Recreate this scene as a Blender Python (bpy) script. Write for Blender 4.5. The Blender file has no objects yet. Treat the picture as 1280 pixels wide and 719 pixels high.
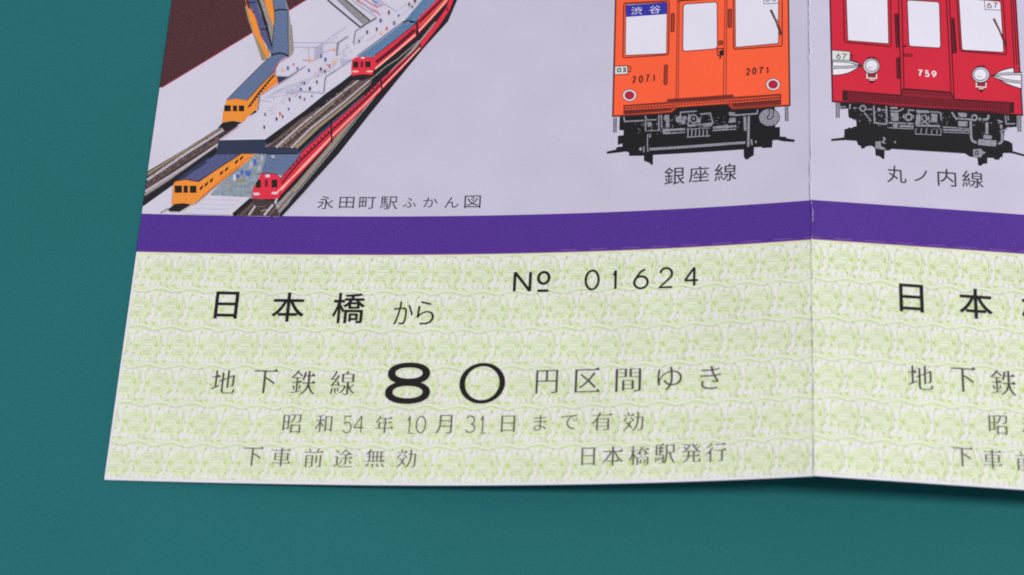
import bpy, bmesh, math, random
import numpy as np
from mathutils import Vector, Matrix
from mathutils.geometry import delaunay_2d_cdt

random.seed(7)
scene = bpy.context.scene
COL = scene.collection
MM = 0.001

# ------------------------------------------------------------------ camera
FOC, TILT, ROLL = 3004.16, 0.496718, 0.049260       # focal length in photo pixels, tilt from straight down, turn
AIM, DIST = np.array([50.525, 30.535, 0.0]), 319.84  # millimetres on the mat
def rotz(a):
    return np.array([[math.cos(a), -math.sin(a), 0], [math.sin(a), math.cos(a), 0], [0, 0, 1]])
C_RIGHT = rotz(ROLL) @ np.array([1, 0, 0.0])
C_UP = rotz(ROLL) @ np.array([0, math.cos(TILT), math.sin(TILT)])
C_BACK = rotz(ROLL) @ np.array([0, -math.sin(TILT), math.cos(TILT)])
C_POS = AIM + C_BACK * DIST
cd = bpy.data.cameras.new('camera')
cam = bpy.data.objects.new('camera', cd)
COL.objects.link(cam)
m = Matrix.Identity(4)
for i in range(3):
    m[i][0], m[i][1], m[i][2], m[i][3] = C_RIGHT[i], C_UP[i], C_BACK[i], C_POS[i] * MM
cam.matrix_world = m
cd.sensor_width = 36.0
cd.lens = FOC / 1280 * 36.0
cd.clip_start, cd.clip_end = 0.01, 20
cd.dof.use_dof = True
cd.dof.focus_distance = 0.327
cd.dof.aperture_fstop = 32
scene.camera = cam
scene.cycles.pixel_filter_type = 'BLACKMAN_HARRIS'; scene.cycles.filter_width = 1.9

# ------------------------------------------------------------------ light
w = bpy.data.worlds.new('World'); scene.world = w; w.use_nodes = True
w.node_tree.nodes['Background'].inputs[0].default_value = (0.86, 0.92, 1.0, 1)
w.node_tree.nodes['Background'].inputs[1].default_value = 0.43
def area(name, d, dist, size, power, col):
    l = bpy.data.lights.new(name, 'AREA'); l.shape = 'DISK'; l.size = size; l.energy = power; l.color = col
    o = bpy.data.objects.new(name, l); COL.objects.link(o)
    d = Vector(d).normalized(); o.location = Vector((0.06, 0.03, 0)) + d * dist
    o.rotation_euler = d.to_track_quat('Z', 'Y').to_euler()
    return o
area('ceiling_lamp', (0.33, -0.25, 0.91), 1.5, 0.24, 16.6, (1.0, 0.97, 0.95))
vs = scene.view_settings
vs.view_transform = 'Standard'; vs.look = 'None'; vs.exposure = 0; vs.gamma = 1; vs.use_curve_mapping = False

# ------------------------------------------------------------------ shape of the folded sheet
FOLD, WIDE, HIGH = 90.0, 180.0, 104.0      # fold line, width and height of the sheet, millimetres
_us = np.arange(-30, 210.001, 0.05)
def _theta(u):
    left = np.interp(u, [0, 30, 60, 90], [0.0375, 0.0806, 0.1508, 0.2389])
    right = np.interp(u, [90, 130, 150, 180], [-0.0509, -0.0573, -0.17, -0.32])
    t = np.where(u < FOLD, left, right)
    t = np.where((u > 89.72) & (u < 89.97), 0.70, t)       # pinched ridge of the fold
    t = np.where((u > 90.03) & (u < 90.25), -0.16, t)
    return t
_th = _theta(_us)
_X = np.concatenate([[0], np.cumsum(np.cos(_th[:-1]) * 0.05)]); _X -= np.interp(0, _us, _X)
_Z = np.concatenate([[0], np.cumsum(np.sin(_th[:-1]) * 0.05)]); _Z += 0.3 - np.interp(0, _us, _Z)
KNOT = np.array(sorted(list(np.arange(-30, 89.3, 1.5)) + [89.4, 89.72, 89.97, 90.03, 90.25, 90.6] + list(np.arange(91.5, 210.1, 1.5))))
KX, KZ = np.interp(KNOT, _us, _X), np.interp(KNOT, _us, _Z)
def profile(u):
    return np.interp(u, KNOT, KX), np.interp(u, KNOT, KZ)
_ka = np.arctan2(np.diff(KZ), np.diff(KX))
_kn = np.concatenate([[_ka[0]], (_ka[1:] + _ka[:-1]) / 2, [_ka[-1]]])
def bend(u, v, z):
    X, Z = profile(u); a = np.interp(u, KNOT, _kn)
    return np.stack([(X - np.sin(a) * z), v, (Z + np.cos(a) * z)], -1) * MM
def on_sheet(px, py):
    """point of the printed sheet (millimetres along and up it) seen at a place in the photograph"""
    px = np.atleast_1d(np.asarray(px, float)); py = np.atleast_1d(np.asarray(py, float))
    d = (px - 640)[:, None] / FOC * C_RIGHT + (359.5 - py)[:, None] / FOC * C_UP - C_BACK
    lo, hi = np.full(len(px), -30.0), np.full(len(px), 210.0)
    for _ in range(60):
        u = (lo + hi) / 2; X, Z = profile(u); t = (Z - C_POS[2]) / d[:, 2]
        g = C_POS[0] + t * d[:, 0] > X
        lo, hi = np.where(g, u, lo), np.where(g, hi, u)
    X, Z = profile(u); t = (Z - C_POS[2]) / d[:, 2]
    return np.stack([u, C_POS[1] + t * d[:, 1]], -1)

# ------------------------------------------------------------------ materials
def lin(c):
    return tuple((x / 255 / 12.92) if x / 255 <= 0.04045 else ((x / 255 + 0.055) / 1.055) ** 2.4 for x in c)
MATS = {}
def node(nt, kind, **kw):
    n = nt.nodes.new(kind)
    for k, v in kw.items(): setattr(n, k, v)
    return n
def ink(name, rgb, grain=0.05, screen=0.0, rough=0.5, gsize=5.0, bump=0.02, speck=0.0):
    """printed colour on coated paper: a little press grain, and a dot screen where the tint is screened"""
    if name in MATS: return MATS[name]
    mt = bpy.data.materials.new(name); mt.use_nodes = True; nt = mt.node_tree
    b = nt.nodes['Principled BSDF']; b.inputs['Roughness'].default_value = rough
    b.inputs['Specular IOR Level'].default_value = 0.28
    uv = node(nt, 'ShaderNodeUVMap')
    n1 = node(nt, 'ShaderNodeTexNoise'); n1.inputs['Scale'].default_value = gsize; n1.inputs['Detail'].default_value = 2.0
    nt.links.new(uv.outputs[0], n1.inputs['Vector'])
    r = node(nt, 'ShaderNodeMapRange'); r.inputs[1].default_value = 0.38; r.inputs[2].default_value = 0.62; r.clamp = True
    r.inputs[3].default_value = 1 - grain; r.inputs[4].default_value = 1 + grain
    nt.links.new(n1.outputs[0], r.inputs[0])
    last = r.outputs[0]
    n2 = node(nt, 'ShaderNodeTexNoise'); n2.inputs['Scale'].default_value = 0.12; n2.inputs['Detail'].default_value = 1.0
    nt.links.new(uv.outputs[0], n2.inputs['Vector'])
    r2 = node(nt, 'ShaderNodeMapRange'); r2.inputs[1].default_value = 0.3; r2.inputs[2].default_value = 0.7
    r2.inputs[3].default_value = 0.975; r2.inputs[4].default_value = 1.025
    nt.links.new(n2.outputs[0], r2.inputs[0])
    mu = node(nt, 'ShaderNodeMath', operation='MULTIPLY'); nt.links.new(last, mu.inputs[0]); nt.links.new(r2.outputs[0], mu.inputs[1])
    last = mu.outputs[0]
    if screen:
        sx = node(nt, 'ShaderNodeSeparateXYZ'); nt.links.new(uv.outputs[0], sx.inputs[0])
        out = []
        for op in ('ADD', 'SUBTRACT'):
            a = node(nt, 'ShaderNodeMath', operation=op); nt.links.new(sx.outputs[0], a.inputs[0]); nt.links.new(sx.outputs[1], a.inputs[1])
            s = node(nt, 'ShaderNodeMath', operation='MULTIPLY'); nt.links.new(a.outputs[0], s.inputs[0]); s.inputs[1].default_value = 2 * math.pi / 0.42
            si = node(nt, 'ShaderNodeMath', operation='SINE'); nt.links.new(s.outputs[0], si.inputs[0]); out.append(si)
        p = node(nt, 'ShaderNodeMath', operation='MULTIPLY'); nt.links.new(out[0].outputs[0], p.inputs[0]); nt.links.new(out[1].outputs[0], p.inputs[1])
        q = node(nt, 'ShaderNodeMath', operation='MULTIPLY_ADD'); nt.links.new(p.outputs[0], q.inputs[0]); q.inputs[1].default_value = screen; q.inputs[2].default_value = 1.0
        mm = node(nt, 'ShaderNodeMath', operation='MULTIPLY'); nt.links.new(last, mm.inputs[0]); nt.links.new(q.outputs[0], mm.inputs[1])
        last = mm.outputs[0]
    hsv = node(nt, 'ShaderNodeHueSaturation'); hsv.inputs['Color'].default_value = (*lin(rgb), 1)
    nt.links.new(last, hsv.inputs['Value']); colour = hsv.outputs[0]
    if speck:
        vo = node(nt, 'ShaderNodeTexVoronoi'); vo.inputs['Scale'].default_value = 0.9; nt.links.new(uv.outputs[0], vo.inputs['Vector'])
        r3 = node(nt, 'ShaderNodeMapRange'); r3.inputs[1].default_value = 0.05; r3.inputs[2].default_value = 0.11; r3.inputs[3].default_value = speck; r3.inputs[4].default_value = 0.0
        nt.links.new(vo.outputs['Distance'], r3.inputs[0])
        r4 = node(nt, 'ShaderNodeMapRange'); r4.inputs[1].default_value = 0.5; r4.inputs[2].default_value = 0.75
        sc_ = node(nt, 'ShaderNodeSeparateColor'); nt.links.new(vo.outputs['Color'], sc_.inputs[0]); nt.links.new(sc_.outputs[0], r4.inputs[0])
        mk = node(nt, 'ShaderNodeMath', operation='MULTIPLY'); nt.links.new(r3.outputs[0], mk.inputs[0]); nt.links.new(r4.outputs[0], mk.inputs[1])
        mx = node(nt, 'ShaderNodeMix', data_type='RGBA'); nt.links.new(mk.outputs[0], mx.inputs['Factor']); nt.links.new(colour, mx.inputs['A']); mx.inputs['B'].default_value = (0.7, 0.66, 0.72, 1); colour = mx.outputs['Result']
    nt.links.new(colour, b.inputs['Base Color'])
    if bump:
        bp = node(nt, 'ShaderNodeBump'); bp.inputs['Strength'].default_value = bump; bp.inputs['Distance'].default_value = 0.0002
        nt.links.new(n1.outputs[0], bp.inputs['Height']); nt.links.new(bp.outputs[0], b.inputs['Normal'])
    MATS[name] = mt
    return mt

INK = {
 'white': dict(rgb=(226, 222, 231)), 'lavender': dict(rgb=(197, 190, 210), screen=0.05, grain=0.03), 'pale': dict(rgb=(207, 201, 217), grain=0.03),
 'purple': dict(rgb=(79, 45, 140), grain=0.14, gsize=4, speck=0.12), 'dash': dict(rgb=(118, 88, 165)), 'bandline': dict(rgb=(170, 110, 140)),
 'maroon': dict(rgb=(76, 42, 46), grain=0.3, gsize=4, speck=0.1), 'redline': dict(rgb=(190, 50, 75)),
 'stub': dict(rgb=(220, 227, 194), grain=0.04), 'blob': dict(rgb=(230, 225, 228), grain=0.02), 'gline': dict(rgb=(192, 212, 150), grain=0.04), 'wline': dict(rgb=(230, 230, 219), grain=0.02), 'sdisc': dict(rgb=(224, 229, 205), grain=0.03),
 'gspot': dict(rgb=(194, 217, 128), grain=0.1),
 'black': dict(rgb=(26, 22, 23)), 'mincho': dict(rgb=(72, 66, 66)), 'minchosoft': dict(rgb=(92, 86, 84)), 'chip': dict(rgb=(222, 218, 226)), 'chipdark': dict(rgb=(150, 130, 186)), 'caption': dict(rgb=(52, 42, 52)),
 'orange': dict(rgb=(250, 95, 56), grain=0.045), 'ored': dict(rgb=(104, 36, 33)), 'ohatch': dict(rgb=(172, 60, 38), grain=0.12),
 'red': dict(rgb=(203, 33, 56), grain=0.045), 'dred': dict(rgb=(66, 13, 25)), 'rhatch': dict(rgb=(140, 24, 42), grain=0.15),
 'glass': dict(rgb=(224, 219, 232), grain=0.02), 'blue': dict(rgb=(50, 48, 160)), 'steel': dict(rgb=(140, 138, 149), grain=0.28),
 'gear': dict(rgb=(96, 95, 104)), 'chassis': dict(rgb=(22, 21, 25)), 'lamp_red': dict(rgb=(176, 32, 58)), 'chrome': dict(rgb=(196, 192, 200)), 'plate': dict(rgb=(214, 216, 212)),
 'wiper': dict(rgb=(98, 62, 52)), 'num': dict(rgb=(96, 34, 30)),
 'roof': dict(rgb=(96, 112, 146), grain=0.17, gsize=5), 'rooflit': dict(rgb=(92, 124, 160), grain=0.2, gsize=4), 'roofdim': dict(rgb=(82, 86, 128), grain=0.25, gsize=4),
 'torange': dict(rgb=(236, 143, 52), grain=0.12), 'tdorange': dict(rgb=(232, 106, 46), grain=0.14), 'twin': dict(rgb=(34, 26, 25)), 'tred': dict(rgb=(220, 46, 68), grain=0.1), 'tdred': dict(rgb=(98, 22, 40), grain=0.2),
 'tpink': dict(rgb=(250, 176, 160), grain=0.12), 'navy': dict(rgb=(46, 54, 78), grain=0.2), 'edge': dict(rgb=(30, 29, 34), grain=0.12),
 'ballast': dict(rgb=(104, 80, 76), grain=0.28), 'bdark': dict(rgb=(66, 54, 54), grain=0.28), 'rail': dict(rgb=(182, 172, 182), grain=0.1), 'olive': dict(rgb=(150, 136, 108), grain=0.22),
 'grit': dict(rgb=(150, 142, 140), grain=0.25), 'mottle': dict(rgb=(138, 148, 160), grain=0.16, gsize=2.0), 'dotblue': dict(rgb=(78, 104, 176), grain=0.15), 'dotbrown': dict(rgb=(104, 76, 80)), 'dotorange': dict(rgb=(232, 176, 116)),
 'dotred': dict(rgb=(214, 96, 96)), 'sketch': dict(rgb=(128, 124, 146)), 'sketchlit': dict(rgb=(178, 176, 204)), 'pinkline': dict(rgb=(206, 150, 168)), 'cream': dict(rgb=(222, 200, 170)),
}
def M(n): return ink(n, **INK[n])

# ------------------------------------------------------------------ printing on the sheet
PITCH = 0.004           # millimetres between one ink film and the next above it
_reg = []
def _dop(p):
    a = np.array(p); s, d = a[:, 0] + a[:, 1], a[:, 0] - a[:, 1]
    return (a[:, 0].min(), a[:, 0].max(), a[:, 1].min(), a[:, 1].max(), s.min(), s.max(), d.min(), d.max())
def _layer(p):
    k = _dop(p); L = 0
    if _reg:
        R = np.array(_reg)
        ov = np.ones(len(R), bool)
        for i in range(0, 8, 2): ov &= (R[:, i] <= k[i + 1]) & (R[:, i + 1] >= k[i])
        if ov.any(): L = int(R[ov, 8].max())
    _reg.append((*k, L + 1))
    return L + 1

def smooth(pts, n=4):
    P = [np.array(p, float) for p in pts]; out = []
    for i in range(len(P) - 1):
        a, b, c, d = P[max(i - 1, 0)], P[i], P[i + 1], P[min(i + 2, len(P) - 1)]
        for k in range(n):
            t = k / n
            out.append(0.5 * ((2 * b) + (c - a) * t + (2 * a - 5 * b + 4 * c - d) * t * t + (3 * b - a - 3 * c + d) * t ** 3))
    out.append(P[-1]); return [tuple(p) for p in out]
def ribbon(pts, wid, closed=False, w_end=None):
    P = np.array(pts, float)
    keep = [0] + [i for i in range(1, len(P)) if np.hypot(*(P[i] - P[i - 1])) > 1e-6]; P = P[keep]
    if closed and np.hypot(*(P[0] - P[-1])) < 1e-6: P = P[:-1]
    n = len(P); L, R = [], []
    for i in range(n):
        a = P[i] - P[i - 1] if (i > 0 or closed) else P[1] - P[0]
        b = P[(i + 1) % n] - P[i] if (i < n - 1 or closed) else P[-1] - P[-2]
        a = a / np.hypot(*a); b = b / np.hypot(*b); t = a + b; t = t / max(np.hypot(*t), 1e-6)
        nr = np.array([-t[1], t[0]]); c = max(0.5, nr @ np.array([-a[1], a[0]]))
        ww = wid if w_end is None else wid + (w_end - wid) * i / (n - 1)
        L.append(P[i] + nr * ww / 2 / c); R.append(P[i] - nr * ww / 2 / c)
    if closed: return [L, R]
    return [L + R[::-1]]
def rounded(q, r, n=4):
    """corners of a polygon rounded by distance r"""
    P = [np.array(p, float) for p in q]; out = []
    for i, p in enumerate(P):
        a, b = P[i - 1] - p, P[(i + 1) % len(P)] - p
        ra = min(r, np.hypot(*a) / 2.1); rb = min(r, np.hypot(*b) / 2.1)
        a = p + a / np.hypot(*a) * ra; b = p + b / np.hypot(*b) * rb
        for k in range(n + 1):
            t = k / n; out.append(tuple((1 - t) ** 2 * a + 2 * t * (1 - t) * p + t * t * b))
    return out
def ell(cx, cy, rx, ry, n=28, rot=0.0):
    return [(cx + rx * math.cos(t) * math.cos(rot) - ry * math.sin(t) * math.sin(rot), cy + rx * math.cos(t) * math.sin(rot) + ry * math.sin(t) * math.cos(rot)) for t in (2 * math.pi * k / n for k in range(n))]

def fill(loops, evenodd):
    """corners and triangles of the area inside the loops"""
    P, E = [], []
    for l in loops:
        n0 = len(P); P += [Vector((p[0], p[1])) for p in l]
        E += [(n0 + i, n0 + (i + 1) % len(l)) for i in range(len(l))]
    vs_, _, fs, *_r = delaunay_2d_cdt(P, E, [], 0, 1e-6)
    V = np.array([(v.x, v.y) for v in vs_])
    T = np.array([f for f in fs if len(f) == 3])
    if not len(T): return V, []
    C = V[T].mean(1); wn = np.zeros(len(T)); cr = np.zeros(len(T))
    for l in loops:
        a = np.array([(p[0], p[1]) for p in l]); b = np.roll(a, -1, 0)
        for (x0, y0), (x1, y1) in zip(a, b):
            up = (y0 <= C[:, 1]) & (y1 > C[:, 1]); dn = (y1 <= C[:, 1]) & (y0 > C[:, 1])
            if not (up.any() or dn.any()): continue
            sd = (x1 - x0) * (C[:, 1] - y0) - (C[:, 0] - x0) * (y1 - y0)
            hu, hd = up & (sd > 0), dn & (sd < 0)
            wn += hu; wn -= hd; cr += hu | hd
    ins = (cr % 2 == 1) if evenodd else (wn != 0)
    out = []
    for t in T[ins]:
        a, b, c = V[t[0]], V[t[1]], V[t[2]]; ar = (b[0] - a[0]) * (c[1] - a[1]) - (b[1] - a[1]) * (c[0] - a[0])
        if abs(ar) < 1e-9: continue
        out.append(tuple(int(i) for i in (t if ar > 0 else t[::-1])))
    return V, out

class Print:
    """collects inked outlines and links them as ONE mesh object lying on the sheet"""
    def __init__(s): s.items = []
    def uvloops(s, loops, mat, layer=None, evenodd=None):
        L = _layer(loops[0]) if layer is None else layer
        s.items.append((loops, mat, L, len(loops) > 1 if evenodd is None else evenodd)); return s
    def poly(s, T, pts, mat, holes=()):
        return s.uvloops([on(T, pts)] + [on(T, h) for h in holes], mat)
    def line(s, T, pts, wid, mat, closed=False, w_end=None):
        if mat in ('ored', 'dred'): wid *= 1.55
        lp = ribbon(pts, wid, closed, w_end); return s.uvloops([on(T, l) for l in lp], mat)
    def build(s, name, parent, label=None):
        bm = bmesh.new(); slots = []
        for loops, mat, L, eo in s.items:
            if mat not in slots: slots.append(mat)
            V, tris = fill(loops, eo)
            vs_ = [bm.verts.new((x, y, L * PITCH)) for x, y in V]
            for t in tris:
                try: f = bm.faces.new([vs_[i] for i in t])
                except ValueError: continue
                f.material_index = slots.index(mat)
            for q in vs_:
                if not q.link_faces: bm.verts.remove(q)
        return finish(bm, name, parent, [M(x) for x in slots], label)
def finish(bm, name, parent, mats, label=None):
    # nothing is printed past the cut edges of the sheet
    for co, no in (((-0.02, 0, 0), (-1, 0, 0)), ((WIDE + 0.02, 0, 0), (1, 0, 0)), ((0, HIGH, 0), (0, 1, 0))):
        bmesh.ops.bisect_plane(bm, geom=list(bm.verts) + list(bm.edges) + list(bm.faces), dist=1e-6, plane_co=co, plane_no=no, clear_outer=True)
    us = [v.co.x for v in bm.verts]; lo, hi = min(us), max(us)
    for k in KNOT:
        if not lo < k < hi: continue
        near = abs(k - FOLD) < 0.7
        fs = []
        for f in bm.faces:
            xs = [v.co.x for v in f.verts]
            if min(xs) < k - 1e-5 and max(xs) > k + 1e-5 and (near or max(xs) - min(xs) > 1.2): fs.append(f)
        if fs:
            g = set(fs)
            for f in fs: g.update(f.edges); g.update(f.verts)
            bmesh.ops.bisect_plane(bm, geom=list(g), dist=1e-5, plane_co=(k, 0, 0), plane_no=(1, 0, 0))
    ul = bm.loops.layers.uv.new('UVMap')
    for f in bm.faces:
        for l in f.loops: l[ul].uv = (l.vert.co.x, l.vert.co.y)
    vl = list(bm.verts)
    if vl:
        A = np.array([v.co for v in vl]); B = bend(A[:, 0], A[:, 1], A[:, 2])
        for v, p in zip(vl, B): v.co = p
    me = bpy.data.meshes.new(name); bm.to_mesh(me); bm.free()
    for mt in mats: me.materials.append(mt)
    o = bpy.data.objects.new(name, me); COL.objects.link(o); o.parent = parent
    if label: o['label'] = label
    return o

# places in the photograph, as (x, y, magnification) of the closer looks the outlines were taken from
PX = (0, 0, 1.0)
def on(T, pts):
    a = np.array([(p[0], p[1]) for p in pts], float)
    q = on_sheet(T[0] + a[:, 0] / T[2], T[1] + a[:, 1] / T[2])
    return [tuple(p) for p in q]

# ---- lettering
_glyphs = {}
def glyph(ch):
    if ch in _glyphs: return _glyphs[ch]
    cu = bpy.data.curves.new('lettering', 'FONT'); cu.body = ch
    o = bpy.data.objects.new('lettering', cu); COL.objects.link(o)
    dg = bpy.context.evaluated_depsgraph_get(); c = o.to_curve(dg); loops = []
    for s in c.splines:
        B = s.bezier_points; n = len(B); L = []
        for i in range(n):
            a, b = B[i], B[(i + 1) % n]
            p0, p1, p2, p3 = (np.array(x[:2]) for x in (a.co, a.handle_right, b.handle_left, b.co))
            ch_ = p3 - p0; ln = max(np.hypot(*ch_), 1e-9)
            dev = max(abs(ch_[0] * (p - p0)[1] - ch_[1] * (p - p0)[0]) / ln for p in (p1, p2))
            for k in range(1 if dev < 0.004 else 4):
                t = k / 4
                L.append((1 - t) ** 3 * p0 + 3 * t * (1 - t) ** 2 * p1 + 3 * t * t * (1 - t) * p2 + t ** 3 * p3)
        M_ = [L[0]]
        for p in L[1:]:
            if np.hypot(*(p - M_[-1])) > 1e-4: M_.append(p)
        if len(M_) > 2: loops.append(np.array(M_))
    o.to_curve_clear(); bpy.data.objects.remove(o); bpy.data.curves.remove(cu)
    _glyphs[ch] = loops
    return loops
def sarea(p):
    return 0.5 * float(np.sum(p[:, 0] * np.roll(p[:, 1], -1) - np.roll(p[:, 0], -1) * p[:, 1]))
def grow(p, ox, oy, sgn):
    """moves an outline outward by ox across and oy up; sgn is the turning sense of outer outlines"""
    a = p - np.roll(p, 1, 0); b = np.roll(p, -1, 0) - p
    s = np.array([1.0, ox / oy]) if abs(oy) > 1e-9 else None
    def nrm(d):
        n = np.stack([d[:, 1], -d[:, 0]], -1) * sgn
        return n / np.maximum(np.hypot(n[:, 0], n[:, 1]), 1e-9)[:, None]
    na, nb = nrm(a), nrm(b)
    da = na * np.array([ox, oy]); db = nb * np.array([ox, oy])
    ha, hb = np.sum(da * na, 1), np.sum(db * nb, 1)
    det = na[:, 0] * nb[:, 1] - na[:, 1] * nb[:, 0]
    ok = np.abs(det) > 0.25; out = (da + db) / 2
    dd = np.where(ok, det, 1)
    x = (ha * nb[:, 1] - hb * na[:, 1]) / dd; y = (na[:, 0] * hb - nb[:, 0] * ha) / dd
    out = np.where(ok[:, None], np.stack([x, y], -1), out)
    lim = 3 * max(abs(ox), abs(oy)); ln = np.hypot(out[:, 0], out[:, 1])
    out *= np.minimum(1, lim / np.maximum(ln, 1e-9))[:, None]
    return p + out
def frame_of(T, box, lean=1.0, trim=0.7):
    """the box of one character in the photograph -> its centre and size on the sheet"""
    x0, x1, y0, y1 = (box[0] / T[2] + T[0], box[1] / T[2] + T[0], box[2] / T[2] + T[1], box[3] / T[2] + T[1])
    cx, cy = (x0 + x1) / 2, (y0 + y1) / 2
    c, r, d = on_sheet([cx, cx + 4, cx], [cy, cy, cy + 4])
    J = np.stack([(r - c) / 4, (d - c) / 4], -1)
    Ji = np.linalg.inv(J)                       # px per mm
    skew = abs(Ji[0, 1] / Ji[1, 1]); rise = abs(Ji[1, 0] / Ji[0, 0])
    wpx, hpx = x1 - x0 - trim, y1 - y0 - trim
    wt = (wpx - lean * skew * hpx) / max(1 - skew * rise, 0.5); ht = hpx - rise * wt
    wt, ht = max(wt, wpx * 0.5), max(ht, hpx * 0.6)
    return c, wt / abs(Ji[0, 0]), ht / abs(Ji[1, 1])
def put_glyph(pr, ch, c, wd, ht, mat, ox=0.0, oy=0.0, serif=False):
    G = glyph(ch); A = np.concatenate(G); mn, mx = A.min(0), A.max(0)
    sc = np.array([(wd - 2 * ox) / (mx[0] - mn[0]), (ht - 2 * oy) / (mx[1] - mn[1])])
    big = max(G, key=lambda p: abs(sarea(p))); sgn = 1 if sarea(big) > 0 else -1
    loops = []; tri = []
    for p in G:
        q = (p - (mn + mx) / 2) * sc + np.array(c)
        if serif:      # small triangle at the right end of each horizontal stroke
            n = len(q)
            for i in range(n):
                a, b = q[i], q[(i + 1) % n]; e = b - a
                if abs(e[0]) < 0.12 * abs(e[1]) and 0.03 * ht < abs(e[1]) < 0.13 * ht and e[1] * sgn > 0:
                    pv, nx = a - q[i - 1], q[(i + 2) % n] - b
                    if pv[0] > 0.12 * wd and nx[0] < -0.12 * wd and abs(pv[1]) < 0.1 * pv[0]:
                        t = b; tri.append([t + (0.01 * wd, oy - 0.005 * ht), t + (-0.07 * wd, 0.085 * ht + oy), t + (-0.16 * wd, oy - 0.005 * ht)])
        if ox or oy: q = grow(q, ox, oy, sgn)
        loops.append([tuple(x) for x in q])
    big_first = sorted(loops, key=lambda l: -abs(sarea(np.array(l))))
    L = _layer([tuple(np.array(c) + (sx * wd / 2, sy * ht / 2)) for sx in (-1, 1) for sy in (-1, 1)])
    pr.uvloops(big_first, mat, L, False)
    for t in tri: pr.uvloops([[tuple(x) for x in t]], mat, L + 0.4)
def letters(pr, T, text, boxes, mat, ox=0.0, oy=0.0, serif=False, shift=(0, 0), row=True):
    F = [frame_of(T if len(b) == 4 else b[4], b[:4]) for b in boxes]
    for ch, (c, wd, ht) in zip(text, F):
        put_glyph(pr, ch, np.array(c) + np.array(shift), wd, ht, mat, ox, oy, serif)
# stroked figures, drawn in a unit box (x right, y up)
def _arc(cx, cy, rx, ry, a0, a1, n=14):
    return [(cx + rx * math.cos(math.radians(a0 + (a1 - a0) * k / n)), cy + ry * math.sin(math.radians(a0 + (a1 - a0) * k / n))) for k in range(n + 1)]
FIG = {
 '0': [(_arc(.5, .5, .5, .5, 0, 345, 30), True)],
 '1': [([(.6, 1), (.6, 0)], False), ([(-.05, .72), (.55, .98)], False)],
 '2': [(_arc(.5, .7, .46, .3, 170, -35, 14) + [(.0, 0), (1, 0)], False)],
 '3': [(_arc(.47, .74, .42, .26, 160, -80, 12) + _arc(.47, .26, .5, .26, 78, -160, 14), False)],
 '4': [([(.72, 0), (.72, 1)], False), ([(.72, 1), (0, .3)], False), ([(0, .3), (1, .3)], False)],
 '5': [([(.9, 1), (.2, 1), (.12, .52)] + _arc(.47, .32, .5, .32, 130, -150, 14), False)],
 '6': [([(.78, .98), (.45, .85), (.12, .52)] + _arc(.5, .31, .5, .31, 170, 520, 26), False)],
 '7': [([(0, 1), (1, 1), (.45, .5), (.35, 0)], False)],
 '8': [(_arc(.5, .75, .42, .25, 0, 345, 24), True), (_arc(.5, .26, .5, .27, 0, 345, 24), True)],
 '9': [([(.22, .02), (.55, .15), (.88, .48)] + _arc(.5, .69, .5, .31, -10, 340, 26), False)],
 'N': [([(0, 0), (0, 1)], False), ([(0, 1), (1, 0)], False), ([(1, 0), (1, 1)], False)],
 'o': [(_arc(.5, .5, .5, .5, 0, 345, 26), True)], '-': [([(0, .5), (1, .5)], False)],
}
def figures(pr, T, text, boxes, wid, mat, shift=(0, 0)):
    """wid: stroke width in photo pixels"""
    for ch, b in zip(text, boxes):
        c, wd, ht = frame_of(T if len(b) == 4 else b[4], b[:4], 0.4, 0.1); wmm = wid / 9.4
        for pts, cl in FIG[ch]:
            P = [(c[0] + shift[0] + (x - .5) * max(wd - wmm, 0.01), c[1] + shift[1] + (y - .5) * max(ht - wmm, 0.01)) for x, y in pts]
            pr.uvloops([[tuple(p) for p in l] for l in ribbon(P, wmm, cl)], mat)

def tag(o, label=None, cat=None, kind=None, group=None):
    if label: o['label'] = label
    if cat: o['category'] = cat
    if kind: o['kind'] = kind
    if group: o['group'] = group
    return o

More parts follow.
